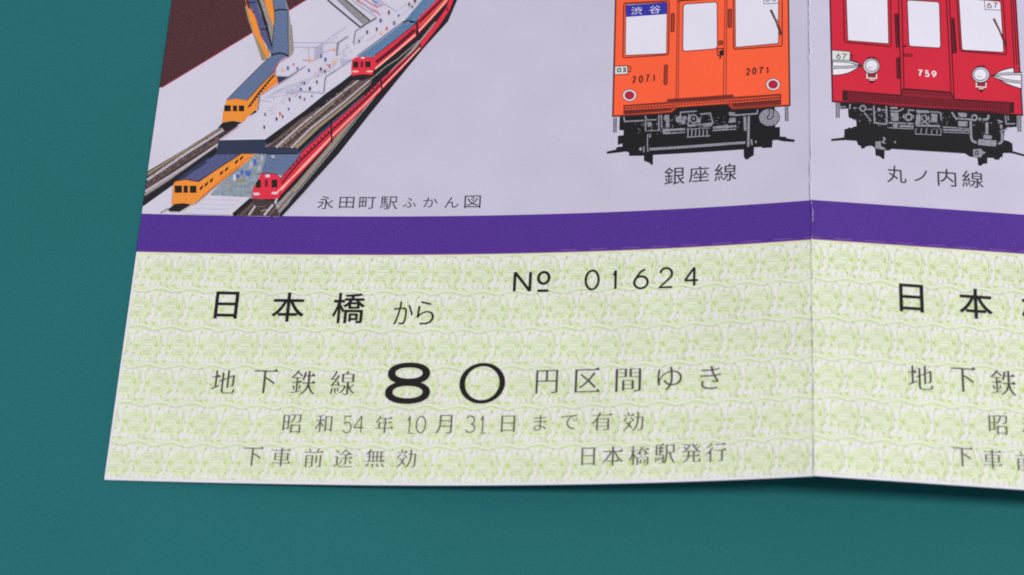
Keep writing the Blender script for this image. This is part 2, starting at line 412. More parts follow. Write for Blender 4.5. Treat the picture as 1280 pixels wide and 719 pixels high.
# ------------------------------------------------------------------ the table
def mat_table():
    mt = bpy.data.materials.new('cutting_mat'); mt.use_nodes = True; nt = mt.node_tree; b = nt.nodes['Principled BSDF']
    b.inputs['Roughness'].default_value = 0.7; b.inputs['Specular IOR Level'].default_value = 0.14
    tc = node(nt, 'ShaderNodeTexCoord')
    n1 = node(nt, 'ShaderNodeTexNoise'); n1.inputs['Scale'].default_value = 3200; n1.inputs['Detail'].default_value = 2
    n2 = node(nt, 'ShaderNodeTexNoise'); n2.inputs['Scale'].default_value = 26; n2.inputs['Detail'].default_value = 4
    n3 = node(nt, 'ShaderNodeTexVoronoi'); n3.inputs['Scale'].default_value = 230
    n4 = node(nt, 'ShaderNodeTexNoise'); n4.inputs['Scale'].default_value = 300; n4.inputs['Detail'].default_value = 1
    for n in (n1, n2, n3, n4): nt.links.new(tc.outputs['Object'], n.inputs['Vector'])
    def ramp(src, a, b_, c, d):
        r = node(nt, 'ShaderNodeMapRange'); r.inputs[1].default_value = a; r.inputs[2].default_value = b_; r.inputs[3].default_value = c; r.inputs[4].default_value = d
        nt.links.new(src, r.inputs[0]); return r.outputs[0]
    a = ramp(n1.outputs[0], .3, .7, .92, 1.08); c = ramp(n2.outputs[0], .3, .7, .96, 1.04)
    mu = node(nt, 'ShaderNodeMath', operation='MULTIPLY'); nt.links.new(a, mu.inputs[0]); nt.links.new(c, mu.inputs[1])
    hsv = node(nt, 'ShaderNodeHueSaturation'); hsv.inputs['Color'].default_value = (*lin((33, 104, 108)), 1); nt.links.new(mu.outputs[0], hsv.inputs['Value'])
    sp = ramp(n3.outputs['Distance'], 0.05, 0.09, 1, 0); gate = ramp(n4.outputs[0], .66, .72, 0, .2)
    m2 = node(nt, 'ShaderNodeMath', operation='MULTIPLY'); nt.links.new(sp, m2.inputs[0]); nt.links.new(gate, m2.inputs[1])
    mx = node(nt, 'ShaderNodeMix', data_type='RGBA'); nt.links.new(m2.outputs[0], mx.inputs['Factor']); nt.links.new(hsv.outputs[0], mx.inputs['A']); mx.inputs['B'].default_value = (*lin((150, 190, 190)), 1)
    nt.links.new(mx.outputs['Result'], b.inputs['Base Color'])
    bp = node(nt, 'ShaderNodeBump'); bp.inputs['Strength'].default_value = 0.12; bp.inputs['Distance'].default_value = 0.0002
    nt.links.new(n1.outputs[0], bp.inputs['Height']); nt.links.new(bp.outputs[0], b.inputs['Normal'])
    return mt
bm = bmesh.new(); bmesh.ops.create_grid(bm, x_segments=4, y_segments=4, size=0.6)
me = bpy.data.meshes.new('tabletop'); bm.to_mesh(me); bm.free(); me.materials.append(mat_table())
tab = bpy.data.objects.new('tabletop', me); COL.objects.link(tab); tab.location = (0.06, 0.05, 0)
tag(tab, 'matt teal green tabletop under the leaflet', 'tabletop', 'structure')

# ------------------------------------------------------------------ the leaflet
leaf = bpy.data.objects.new('leaflet', None); COL.objects.link(leaf); leaf.empty_display_size = 0.01
tag(leaf, 'folded subway ticket leaflet with train pictures, purple band and pale green ticket stubs', 'leaflet')

def sheet_paper():
    th = 0.12
    us = [k for k in KNOT if 0 < k < WIDE]; us = [0.0] + us + [WIDE]
    rs = np.linspace(0, HIGH, 27)
    bm = bmesh.new(); G = {}
    for s, z in ((0, 0.0), (1, -th)):
        for i, u in enumerate(us):
            for j, v in enumerate(rs): G[s, i, j] = bm.verts.new((u, v, z))
    nu, nv = len(us), len(rs)
    for i in range(nu - 1):
        for j in range(nv - 1):
            bm.faces.new([G[0, i, j], G[0, i + 1, j], G[0, i + 1, j + 1], G[0, i, j + 1]])
            bm.faces.new([G[1, i, j], G[1, i, j + 1], G[1, i + 1, j + 1], G[1, i + 1, j]])
    for i in range(nu - 1):
        bm.faces.new([G[0, i, 0], G[1, i, 0], G[1, i + 1, 0], G[0, i + 1, 0]])
        bm.faces.new([G[0, i, nv - 1], G[0, i + 1, nv - 1], G[1, i + 1, nv - 1], G[1, i, nv - 1]])
    for j in range(nv - 1):
        bm.faces.new([G[0, 0, j], G[0, 0, j + 1], G[1, 0, j + 1], G[1, 0, j]])
        bm.faces.new([G[0, nu - 1, j], G[1, nu - 1, j], G[1, nu - 1, j + 1], G[0, nu - 1, j + 1]])
    return finish(bm, 'paper', leaf, [M('white')])
sheet_paper()

V1, V2 = 33.40, 39.25       # lower and upper edge of the purple band
def rect(u0, u1, v0, v1): return [(u0, v0), (u1, v0), (u1, v1), (u0, v1)]
def wobbly(u0, u1, v0, v1, amp, step=0.35):
    """a printed rectangle whose right and left edges follow the slightly frayed cut or fold"""
    return rect(u0, u1, v0, v1)
tint = Print(); tint.uvloops([rect(-0.02, WIDE + 0.02, V2 - 0.05, HIGH + 0.02)], 'lavender', 1); _reg.append((*_dop(rect(0, WIDE, V2, HIGH)), 1))
tint.build('background_tint', leaf)
band = Print(); band.uvloops([rect(-0.02, WIDE + 0.02, V1, V2)], 'purple', 2); _reg.append((*_dop(rect(0, WIDE, V1, V2)), 2))
band.uvloops([rect(0, WIDE, V1 - 0.10, V1 + 0.03)], 'bandline', 2.5)
band_o = band.build('purple_band', leaf)
perf = Print(); rr = random.Random(3); u = 57.0
while u < WIDE - 2:
    ln = 2.3 + rr.uniform(-.2, .3)
    pts = [(u + ln * k / 6, V1 + 0.30 + rr.uniform(-.02, .03)) for k in range(7)]
    perf.uvloops(ribbon(pts, 0.10, False), 'dash', 3); u += 4.0
perf.build('perforation_line', band_o)
# the worn ink along the ridge of the fold
wear = Print(); v = 0.6
while v < HIGH - 3:
    ln = rr.uniform(.3, 1.5) if rr.random() < .7 else rr.uniform(1.5, 3.5)
    if rr.random() < (0.9 if V1 < v < V2 else 0.7):
        n = 8; wd = rr.uniform(.04, .13); x0 = 90.03 + rr.uniform(-.07, .07)
        L = [(x0 + rr.uniform(-.02, .02), v + ln * k / n) for k in range(n + 1)]
        R = [(x + wd * rr.uniform(.3, 1.3) * (0.25 + math.sin(math.pi * k / n)), y) for k, (x, y) in enumerate(L)]
        wear.uvloops([L + R[::-1]], 'chipdark' if V1 < v < V2 - 0.3 else 'chip', 60)
    if v > V2 and rr.random() < .16:
        x = 90 + rr.choice((-.16, .18)) + rr.uniform(-.05, .05); wear.uvloops([ell(x, v + .2, .05, rr.uniform(.06, .16), 8)], 'chip', 61)
    v += ln + rr.uniform(.05, .7)
wear.build('fold_crease', leaf)

# ---- ticket stubs: pale green security print
PU, PV = 4.322, 5.58
def cell_template(seed):
    r = random.Random(seed); out = []      # (loops in mm from emblem centre, ink, layer)
    k, kv = 1 / (12.3 * 9.4), 1 / (12.3 * 9.4 * 0.88)
    def P(pts): return [(x * k, -y * kv) for x, y in pts]
    def blob(x, y, w_, h_, sl=0.0, n=9):
        pts = []; w_ *= 1.12; h_ *= 1.1
        for i in range(n):
            a = 2 * math.pi * i / n; rd = 1 + r.uniform(-.22, .22)
            dx, dy = w_ / 2 * rd * math.cos(a), h_ / 2 * rd * math.sin(a)
            pts.append((x + dx - sl * dy, y + dy))
        out.append(([P(pts)[::-1]], 'blob', 1.5 + 0.2 * len(out)))
    j = lambda q: r.uniform(-q, q)
    out.append(([P([(158 * math.cos(t), 136 * math.sin(t)) for t in (-2 * math.pi * i / 20 for i in range(20))])], 'sdisc', 1.5))
    for a in ((-150, -166, 100, 84, .3), (-66, -208, 124, 62, .3), (44, -202, 96, 66, .6), (122, -156, 76, 84, .5), (176, -212, 84, 62, -.2), (246, -108, 84, 92, .3), (206, -36, 44, 60, .2),
              (242, 34, 50, 70, .6), (212, 150, 80, 76, .6), (258, 108, 40, 50, .3), (176, 206, 50, 52, .2), (-200, 128, 56, 84, .45), (-232, 206, 74, 58, .3), (-140, 196, 74, 62, .2), (-52, 214, 72, 60, 0), (26, 216, 66, 60, 0), (104, 202, 66, 66, -.2),
              (-232, -210, 72, 40, .3), (-206, -58, 34, 60, .4), (-30, -168, 50, 22, .2), (-262, -30, 40, 70, .4), (-120, 262, 90, 20, 0), (60, 270, 80, 18, .2), (160, 110, 34, 44, .6), (-150, 88, 30, 40, .3)):
        blob(a[0] + j(9), a[1] + j(7), a[2] * r.uniform(.85, 1.2), a[3] * r.uniform(.85, 1.15), a[4], n=12)
    def ln(pts, w_, ink_, closed=False): out.append((ribbon(P(pts), w_ * k, closed), ink_, 1.5 + 0.2 * len(out)))
    arc = lambda rx, ry, a0, a1, n=12: [(rx * math.cos(math.radians(a0 + (a1 - a0) * i / n)), ry * math.sin(math.radians(a0 + (a1 - a0) * i / n))) for i in range(n + 1)]
    ln(arc(150, 132, 150, 345, 14), 8, 'gline'); ln(arc(146, 130, -5, 140, 10), 8, 'gline'); ln(arc(134, 116, 170, 330), 11, 'wline'); ln(arc(132, 116, 10, 150), 11, 'wline'); ln(arc(118, 100, 160, 330), 8, 'gline'); ln(arc(118, 100, -20, 140), 8, 'gline')
    for o, c in ((0, 'wline'), (19, 'gline'), (-19, 'gline'), (36, 'wline')):
        S = [(98 - o * .3, -40 - o * .2), (56, -58 - o * .4), (-30, -60 - o * .6), (-92 - o * .6, -34), (-50 + o * .5, -8 + o * .3)]
        S2 = [(50 + o * .5, 4 + o * .3), (94 + o * .6, 34), (34, 60 + o * .6), (-46, 60 + o * .4), (-98 + o * .3, 40 + o * .2)]
        wq = 12 if c == 'wline' else 8; ln(smooth(S, 3), wq, c); ln(smooth(S2, 3), wq, c)
    ln([(-80, -2), (70, 0)], 8, 'gline'); ln([(-50, -82), (56, -84)], 7, 'gline'); ln([(-56, 84), (50, 82)], 7, 'gline'); ln([(-40, 98), (40, 98)], 7, 'gline')
    for d, c, wq in ((0, 'gline', 8), (17, 'wline', 10), (33, 'gline', 7)):      # the long S-shaped sweep from one wave to the next
        ln(smooth([(-110 + d, -250), (60 + d * .5, -262 + d * .4), (172 + d * .2, -186), (196 + d, -60), (176 + d, 70), (120 + d, 196), (30 + d, 262)], 4), wq, c)
    ln(smooth([(-160, -240), (-206, -130), (-196, 20), (-214, 130), (-262, 220)], 4), 7, 'gline')
    for x in (-96, -16, 64): ln(smooth([(x, 186), (x + 5 + j(4), 214), (x - 2, 244)], 3), 9, 'gline')
    for x, y in ((-110, -196), (-10, -222), (78, -184)): ln(smooth([(x, y - 26), (x + 12, y), (x + 2 + j(8), y + 30)], 3), 8, 'gline')
    A = [(x * 532 / 16 - 266, 276 + 26 * math.sin(2 * math.pi * x / 16 + .9)) for x in range(17)]
    ln([(x, y + 18) for x, y in A], 58, 'wline'); ln(A, 8, 'gline'); ln([(x, y + 17) for x, y in A], 11, 'wline'); ln([(x, y + 34) for x, y in A], 8, 'gline'); ln([(x + 6, y + 52) for x, y in A], 7, 'gline')
    def sprig(x, y, ang, n, L, sp=.42, w_=13):
        for i in range(n):
            a = ang + (i - (n - 1) / 2) * sp + r.uniform(-.12, .12); l = L * r.uniform(.6, 1.15)
            pts = [(x, y), (x + l * .5 * math.cos(a), y + l * .5 * math.sin(a)), (x + l * math.cos(a + .2), y + l * math.sin(a + .2))]
            out.append((ribbon(P(pts), w_ * k, False, 4 * k), 'gspot', 1.5 + 0.2 * len(out)))
    sprig(-186, -8, .35, 4, 84); sprig(160, 6, math.pi + .7, 4, 84); sprig(80, -136, -.2, 3, 50); sprig(216, -82, 2.2, 2, 44)
    sprig(238, -30, 1.2, 3, 52, .5, 11); sprig(226, 96, 2.4, 3, 58, .5, 11); sprig(-40, -176, .3, 3, 44, .5, 10); sprig(92, 182, 2.6, 3, 48, .5, 10); sprig(-204, 96, .9, 3, 56, .5, 11)
    sprig(-246, 236, .0, 3, 84, .4); sprig(200, 254, math.pi + .4, 3, 74, .4); sprig(-100, 118, .5, 2, 54); sprig(-180, -216, 1.0, 3, 50); sprig(140, -250, 2.0, 2, 50); sprig(176, 156, 4.2, 2, 60); sprig(10, 128, .1, 2, 50)
    return out
_cells = [cell_template(s) for s in range(1, 8)]
def stub(u0, u1, label):
    bm = bmesh.new(); slots = ['stub', 'blob', 'gline', 'wline', 'gspot', 'sdisc']; rr = random.Random(11)
    base = [bm.verts.new((x, y, PITCH)) for x, y in rect(u0, u1, 0.0, V1 - 0.08)]
    bm.faces.new(base).material_index = 0
    cache = []
    for c in _cells:
        T = []
        for loops, ik, L in c:
            flat, tr = fill(loops, len(loops) > 1)
            T.append(([tuple(p) for p in flat], tr, slots.index(ik), L))
        cache.append(T)
    for row in range(7):
        cv = 30.55 - PV * row
        off = 3.15 if row % 2 == 0 else 5.35
        for q in range(-2, 46):
            cu = off + PU * q
            if cu < u0 - 3 or cu > u1 + 3: continue
            du, dv = rr.uniform(-.08, .08) + .1 * math.sin(cu * .13 + row), rr.uniform(-.05, .05) + .08 * math.sin(cu * .21 + row * 2)
            for flat, tr, mi, L in cache[(row * 5 + q * 3) % 7]:
                P_ = [(x + cu + du, y + cv + dv) for x, y in flat]
                if min(p[0] for p in P_) > u1 or max(p[0] for p in P_) < u0 or min(p[1] for p in P_) > V1 or max(p[1] for p in P_) < 0: continue
                vs_ = [bm.verts.new((x, y, (L + 0.05 * ((q + 3 * row) % 4)) * PITCH)) for x, y in P_]
                for t in tr:
                    try: f = bm.faces.new([vs_[i] for i in t])
                    except ValueError: continue
                    f.material_index = mi
    for co, no in (((u0 + (0.3 if u0 < 1 else 0), 0, 0), (-1, 0, 0)), ((u1 - (0.3 if u1 > 179 else 0), 0, 0), (1, 0, 0)), ((0, 0.36, 0), (0, -1, 0)), ((0, V1 - 0.08, 0), (0, 1, 0))):
        bmesh.ops.bisect_plane(bm, geom=list(bm.verts) + list(bm.edges) + list(bm.faces), dist=1e-6, plane_co=co, plane_no=no, clear_outer=True)
    _reg.append((*_dop(rect(u0, u1, 0, V1)), 24))
    return finish(bm, 'ticket_stub', leaf, [M(s) for s in slots], label)
stub_a = stub(0, 90.0, 'pale green ticket stub left of the fold, numbered 01624')
stub_b = stub(90.0, 180.0, 'pale green ticket stub right of the fold')

T1, T2, T3, T4, T5 = (120, 300, 3.994), (120, 440, 3.994), (430, 310, 3.994), (430, 440, 3.994), (640, 310, 3.994)
T6 = (700, 440, 3.994)
def px(T, x0, x1, y0, y1): return (T[0] + x0 / T[2], T[0] + x1 / T[2], T[1] + y0 / T[2], T[1] + y1 / T[2])
def stub_lettering(parent, sh):
    p = Print()
    letters(p, PX, '日本橋', [px(T1, 585, 720, 257, 397), px(T1, 872, 1050, 262, 412), (414, 458, 366, 405)], 'black', 0.045, 0.04, shift=sh)
    letters(p, PX, 'から', [px(T3, 243, 352, 268, 385), px(T3, 358, 457, 265, 385)], 'black', 0.0, -0.05, shift=sh)
    p.build('station_lettering', parent)
    p = Print()
    kw = dict(ox=-0.004, oy=-0.078, serif=True, shift=sh)
    letters(p, PX, '地下鉄線', [px(T2, 570, 705, 90, 210), px(T2, 778, 910, 92, 210), px(T2, 968, 1105, 92, 215), px(T2, 1165, 1302, 95, 217)], 'mincho', **kw)
    p.build('fare_lettering', parent); p = Print()
    letters(p, PX, '円区間', [px(T4, 955, 1072, 90, 210), px(T6, 72, 203, 85, 205), px(T6, 275, 408, 82, 203)], 'mincho', **kw)
    letters(p, PX, 'ゆき', [px(T6, 485, 612, 72, 195), px(T6, 700, 808, 68, 190)], 'mincho', -0.035, -0.055, shift=sh)
    p.build('fare_lettering', parent)
    # the heavy fare figures
    p = Print()
    c, wd, ht = frame_of(T4, (206, 437, 53, 262), 0.25); c = np.array(c) + sh
    def oval(cx, cy, rx, ry, n=36, e=2.0):
        o = []
        for k in range(n):
            t = 2 * math.pi * k / n; ct, st = math.cos(t), math.sin(t)
            o.append((c[0] + cx * wd + rx * wd * math.copysign(abs(ct) ** (2 / e), ct), c[1] + cy * ht + ry * ht * math.copysign(abs(st) ** (2 / e), st)))
        return o
    p.uvloops([oval(0, .235, .47, .265, e=2.25), oval(0, .245, .305, .135, e=2.15)], 'black', 25)
    p.uvloops([oval(0, -.225, .50, .275, e=2.2), oval(0, -.215, .335, .150, e=2.1)], 'black', 25.5)
    p.build('numeral', parent); p = Print()
    c, wd, ht = frame_of(T4, (574, 808, 53, 262), 0.25); c = np.array(c) + sh
    p.uvloops([oval(0, 0, .5, .5), oval(0, 0, .378, .415)], 'black', 25)
    _reg.append((*_dop([(c[0] - 9, c[1] - 3), (c[0] + 3, c[1] + 3)]), 26))
    p.build('numeral', parent)
    p = Print(); kw = dict(ox=-0.004, oy=-0.058, serif=True, shift=sh)
    letters(p, PX, '昭和', [px(T2, 928, 1030, 312, 408), px(T2, 1090, 1185, 312, 405)], 'minchosoft', **kw)
    letters(p, PX, '年月日', [px(T4, 152, 250, 318, 408), px(T4, 455, 545, 315, 410), px(T4, 782, 858, 318, 403)], 'minchosoft', **kw)
    letters(p, PX, 'まで', [px(T4, 945, 1015, 315, 395), px(T4, 1080, 1170, 315, 390)], 'minchosoft', -0.02, -0.035, shift=sh)
    letters(p, PX, '有効', [px(T6, 155, 262, 300, 395), px(T6, 312, 420, 298, 398)], 'minchosoft', **kw)
    figures(p, PX, '54', [(427.8, 440.8, 520, 542), (441.5, 456.5, 519.5, 542)], 1.25, 'minchosoft', sh)
    figures(p, PX, '10', [px(T4, 316, 338, 320, 405), px(T4, 358, 412, 320, 408)], 1.3, 'minchosoft', sh)
    figures(p, PX, '31', [px(T4, 605, 660, 318, 406), px(T4, 680, 704, 318, 405)], 1.3, 'minchosoft', sh)
    for bx in ((316, 345, 403, 407), (680, 712, 403, 407)):      # feet of the serif ones
        q = px(T4, *bx); p.line(PX, [(q[0], q[3]), (q[1], q[3])], 0.8, 'minchosoft') if not sh[0] else None
    p.build('date_lettering', parent)
    p = Print()
    letters(p, PX, '下車前途', [px(T2, 728, 838, 478, 572), px(T2, 875, 978, 480, 575), px(T2, 1035, 1138, 482, 578), px(T2, 1182, 1288, 485, 580)], 'minchosoft', **kw)
    letters(p, PX, '無効', [px(T4, 103, 210, 485, 578), px(T4, 258, 365, 485, 580)], 'minchosoft', **kw)
    p.build('note_lettering', parent)
    p = Print()
    letters(p, T6, '日本橋駅発行', [(105, 178, 478, 570), (210, 320, 470, 572), (343, 450, 468, 568), (470, 580, 462, 560), (605, 708, 455, 555), (728, 832, 452, 552)], 'minchosoft', 0.0, -0.058, True, sh)
    p.build('issuer_lettering', parent)
stub_lettering(stub_a, (0, 0)); stub_lettering(stub_b, (89.68, 0.15))
p = Print()
figures(p, T5, 'No-', [(6, 100, 115, 225), (125, 194, 115, 187), (120, 190, 210, 220)], 3.5, 'black')
figures(p, T5, '01624', [(362, 440, 108, 215), (503, 530, 108, 212), (605, 685, 100, 210), (732, 808, 95, 205), (858, 935, 92, 198)], 2.8, 'black')
p.build('serial_number', stub_a)

# ---- captions under the pictures
C1, C2, C3 = (380, 230, 5.3333), (740, 120, 4.55), (1000, 120, 4.55)
p = Print(); letters(p, C1, '永田町駅ふかん図', [(85, 205, 80, 170), (230, 340, 85, 165), (362, 485, 85, 168), (502, 630, 82, 172), (655, 752, 90, 160), (790, 895, 88, 158), (935, 1035, 85, 162), (1065, 1183, 75, 165)], 'caption', 0.0, 0.0)
p.build('station_caption', leaf)
p = Print(); letters(p, C2, '銀座線', [(408, 530, 400, 510), (548, 668, 395, 495), (695, 825, 380, 490)], 'caption', 0.008, 0.008)
p.build('line_caption', leaf)
p = Print(); letters(p, C3, '丸ノ内線', [(490, 608, 392, 500), (645, 728, 418, 492), (778, 892, 410, 520), (918, 1048, 420, 528)], 'caption', 0.008, 0.008)
p.build('line_caption', leaf)

# ------------------------------------------------------------------ the orange train front
K = 7.9875
O1, O2, O3, O4, O5, O6, O7 = (740, 0, 4.55), (750, 0, K), (860, 0, K), (750, 80, K), (860, 80, K), (750, 130, K), (860, 130, K)
def hollow(p, T, q, r, wid, mat, inner=None):
    """a rounded outline stroke, filled inside if a colour is given"""
    R = rounded(q, r)
    if inner: p.poly(T, R, inner)
    p.line(T, R, wid, mat, True)

def gear_hatch(p, x0, x1, y, slope, h, seed):
    g = random.Random(seed)
    for k in range(210):
        x = g.uniform(x0, x1); yy = y + (x - x0) * slope + g.uniform(0, h); l = g.uniform(.8, 3.2); t = g.choice((0, 0, 1.57, 1.57, .6))
        p.line(PX, [(x, yy), (x + l * math.cos(t), yy + l * math.sin(t) + l * math.cos(t) * slope)], g.uniform(.35, .75), g.choice(('steel', 'chassis', 'chassis', 'steel', 'gear')))
# chassis first: it lies under the body
p = Print()
sil = [(O6, 200, 40), (O6, 192, 262), (O6, 235, 264), (O6, 235, 312), (O6, 178, 320), (O6, 178, 412), (O6, 222, 396), (O6, 224, 425), (O6, 165, 432), (O6, 160, 455), (O6, 66, 476), (O6, 70, 499), (O6, 268, 476), (O6, 290, 490), (O6, 290, 520), (O6, 438, 518), (O6, 438, 568), (O6, 500, 592), (O6, 503, 606), (O6, 528, 610), (O6, 530, 510), (O7, 400, 466), (O7, 555, 455), (O7, 558, 532), (O7, 575, 555), (O7, 608, 552), (O7, 612, 538), (O7, 656, 515), (O7, 660, 435), (O7, 733, 430), (O7, 740, 442), (O7, 840, 436), (O7, 845, 364), (O7, 890, 360), (O7, 948, 374), (O7, 1062, 382), (O7, 1065, 356), (O7, 985, 344), (O7, 975, 328), (O7, 918, 326), (O7, 918, 230), (O7, 872, 232), (O7, 866, -40)]
p.poly(PX, [(t[0] + x / t[2], t[1] + y / t[2]) for t, x, y in sil], 'chassis')
for T, a, b in ((O6, (152, 138), (148, 285)), (O7, (984, 22), (986, 174))):
    p.line(T, [a, b], 34, 'chassis'); p.line(T, [a, b], 20, 'steel')
def st(T, pts, wid): p.line(T, pts, wid, 'steel')
st(O6, [(238, 128), (246, 176), (435, 166)], 14); st(O6, [(455, 118), (455, 272)], 14); st(O6, [(472, 162), (565, 157)], 12); st(O6, [(455, 270), (590, 265)], 10)
st(O6, [(588, 108), (588, 266)], 15); p.poly(O6, [(645, 112), (690, 110), (695, 235), (655, 238), (660, 180), (640, 160)], 'steel'); st(O6, [(612, 110), (618, 235)], 14)
p.poly(O6, [(470, 185), (510, 180), (516, 222), (478, 228)], 'steel'); st(O6, [(478, 300), (472, 380), (478, 480)], 12); st(O6, [(500, 300), (500, 335)], 16); st(O6, [(438, 425), (438, 485)], 14); p.poly(O6, ell(405, 450, 16, 18, 12), 'steel')
st(O6, [(495, 453), (880, 428), (1275, 398)], 26); st(O7, [(400, 398), (572, 386)], 24)
st(O6, [(625, 270), (690, 268)], 40); st(O6, [(690, 262), (850, 252)], 22); st(O6, [(630, 298), (850, 284)], 12)
for a in range(6):
    st(O6, [(880 + a * 38, 258), (878 + a * 38, 330)], 12)
st(O6, [(866, 254), (1098, 240)], 8); st(O6, [(868, 334), (1100, 318)], 9)
st(O6, [(802, 125), (804, 84), (965, 72)], 13)
for x, y, a, b in ((785, 155, 30, 34), (830, 182, 26, 24), (846, 142, 22, 20), (808, 130, 14, 20)): p.poly(O6, ell(x, y, a, b, 14), 'steel')
p.line(O6, ell(935, 150, 38, 40, 18), 14, 'steel', True); p.poly(O6, ell(985, 165, 22, 30, 12), 'steel'); p.poly(O6, ell(935, 148, 12, 14, 10), 'steel')
st(O6, [(890, 100), (880, 200), (885, 225), (960, 215)], 16); st(O6, [(1000, 104), (1100, 92), (1128, 200)], 14); p.poly(O6, [(1015, 200), (1120, 185), (1122, 222), (1030, 232)], 'steel'); st(O6, [(890, 215), (1020, 205)], 14)
st(O6, [(1135, 238), (1278, 218)], 22); st(O6, [(1125, 266), (1278, 250)], 11)
st(O7, [(250, 240), (482, 222)], 22); st(O7, [(245, 268), (482, 252)], 11)
p.poly(O7, [(415, 142), (475, 138), (478, 184), (405, 190)], 'steel'); p.poly(O7, [(400, 88), (468, 84), (470, 108), (420, 122)], 'steel'); st(O7, [(430, 116), (690, 98), (696, 58)], 15)
st(O7, [(566, 128), (572, 268)], 26); st(O7, [(606, 122), (602, 428)], 24); st(O7, [(632, 355), (640, 412)], 16); p.poly(O7, ell(678, 378, 9, 14, 10), 'steel')
p.poly(O7, ell(810, 136, 108, 92, 36), 'chassis'); p.poly(O7, ell(810, 136, 100, 84, 36), 'steel')
p.line(O7, [(812, 30), (812, 110), (788, 130), (800, 156), (835, 148), (852, 118), (852, 30)], 9, 'chassis')
gear_hatch(p, 792, 924, 146.5, -.066, 22, 4); under_o = p

body_o = Print()
px_ = lambda T, pts: [(T[0] + x / T[2], T[1] + y / T[2]) for x, y in pts]
outline = [(770.6, -18)] + px_(O1, [(135, 0), (119, 662), (452, 641), (490, 609), (765, 590), (800, 622), (1125, 600), (1117, 0)]) + [(985.0, -34), (966, -62), (905, -72), (840, -70), (790, -54)]
body_o.poly(PX, outline, 'orange'); body_o.line(PX, outline, 1.3, 'ored', True)
train_o = body_o.build('train_picture', leaf, 'printed front of an orange subway train numbered 2071')
under_o.build('underframe', train_o)

p = Print()
band_ = [(178, 602), (428, 584), (428, 568), (805, 541), (805, 556), (1073, 538), (1073, 594), (800, 612), (768, 580), (490, 600), (452, 630), (178, 650)]
p.poly(O1, band_, 'ohatch')
for f in (0.0, 0.30, 0.62, 1.0): p.line(O1, [(180, 603 + 46 * f), (440, 585 + 44 * f), (1071, 540 + 50 * f)] if f not in (0.0, 1.0) else ([(180, 602), (428, 584)] if f == 0 else [(180, 649), (452, 629)]), 4, 'ored')
for f in (0.18, 0.46): p.line(O1, [(184, 604 + 46 * f), (1066, 540 + 50 * f)], 5, 'orange')
for x in range(0, 52):
    x0 = 186 + x * 17; y0 = 602 - (x0 - 178) * 0.0708
    p.line(O1, [(x0, y0 + 6), (x0 + 5, y0 + 40)], 2.0, 'ored')
p.line(O1, [(428, 568), (805, 541)], 4, 'ored'); p.line(O1, [(428, 578), (805, 552)], 7, 'ored'); p.line(O1, [(805, 556), (1073, 538), (1073, 594), (800, 612)], 4, 'ored'); p.line(O1, [(800, 600), (1070, 582)], 8, 'ored'); p.line(O1, [(182, 640), (452, 622)], 7, 'ored')
p.build('step_board', train_o)

def window(parent, T, inner, r, frame=None, fr=0, mat='ored', lw=7):
    q = Print()
    if frame: q.line(T, rounded(frame, fr), lw, mat, True)
    q.poly(T, rounded(inner, r), 'glass'); q.line(T, rounded(inner, r), lw * 0.8, mat, True)
    return q.build('window', parent)
wo = window(train_o, O2, [(258, 45), (672, 24), (665, 538), (252, 556)], 16, [(238, 34), (692, 8), (686, 548), (228, 580)], 22)
s_ = Print(); s_.poly(O2, [(262, 54), (670, 28), (667, 142), (262, 172)], 'blue')
letters(s_, O2, '渋谷', [(308, 425, 65, 155), (490, 608, 52, 142)], 'glass', 0.0, 0.0)
s_.build('destination_sign', train_o)
window(train_o, O2, [(832, 44), (1170, 20), (1172, 488), (826, 516)], 34)
window(train_o, O3, [(470, -110), (906, -130), (905, 436), (474, 476)], 18, [(450, -130), (940, -150), (941, 460), (455, 496)], 24)
p = Print()
for a, b in (((487, -36), (478, 577)), ((497, -36), (490, 576)), ((758, -44), (747, 553)), ((768, -44), (762, 551))): p.line(O1, [a, b], 2.6, 'ored')
p.line(O2, [(775, 22), (800, 10), (1240, -16)], 7, 'ored'); p.line(O2, [(790, 0), (1245, -28)], 6, 'ored')
p.build('door', train_o)
for T, q in ((O2, [(712, 138), (742, 136), (738, 318), (710, 320)]), (O3, [(402, 96), (434, 93), (432, 273), (402, 276)]), (O4, [(644, 14), (674, 10), (668, 205), (640, 207)])):
    p = Print(); hollow(p, T, q, 12, 7, 'ored', 'ohatch'); p.build('handle', train_o)
p = Print(); hollow(p, O3, [(308, 414), (344, 412), (344, 446), (308, 448)], 5, 8, 'ored'); p.poly(O3, ell(330, 432, 8, 10, 10), 'ored'); p.line(O3, [(292, 490), (350, 486), (350, 550), (296, 556)], 7, 'ored', True); p.poly(O3, [(308, 512), (348, 500), (350, 545), (332, 556), (330, 588), (310, 590), (318, 550)], 'chassis'); p.build('door_lock', train_o)
for T, c in ((O4, (295, 315)), (O5, (850, 207))):
    p = Print(); p.poly(T, ell(*c, 73, 63), 'ored'); p.poly(T, ell(*c, 66, 56), 'white'); p.poly(T, ell(*c, 49, 43), 'ored'); p.poly(T, ell(*c, 45, 39), 'lamp_red'); p.build('tail_lamp', train_o)
p = Print(); p.poly(O4, [(146, 24), (276, 20), (280, 104), (146, 110)], 'plate'); p.line(O4, [(146, 24), (276, 20), (280, 104), (146, 110)], 6, 'ored', True); p.line(O4, [(280, 28), (306, 32), (306, 76), (282, 80)], 9, 'num')
figures(p, O4, '03', [(168, 214, 38, 88), (222, 264, 36, 86)], 1.6, 'caption'); p.build('route_plate', train_o)
p = Print(); p.line(O3, [(760, -30), (758, 40), (905, 34)], 6, 'caption'); figures(p, O3, '03', [(772, 820, -40, 22), (836, 884, -43, 18)], 1.1, 'caption'); p.build('route_card', train_o)
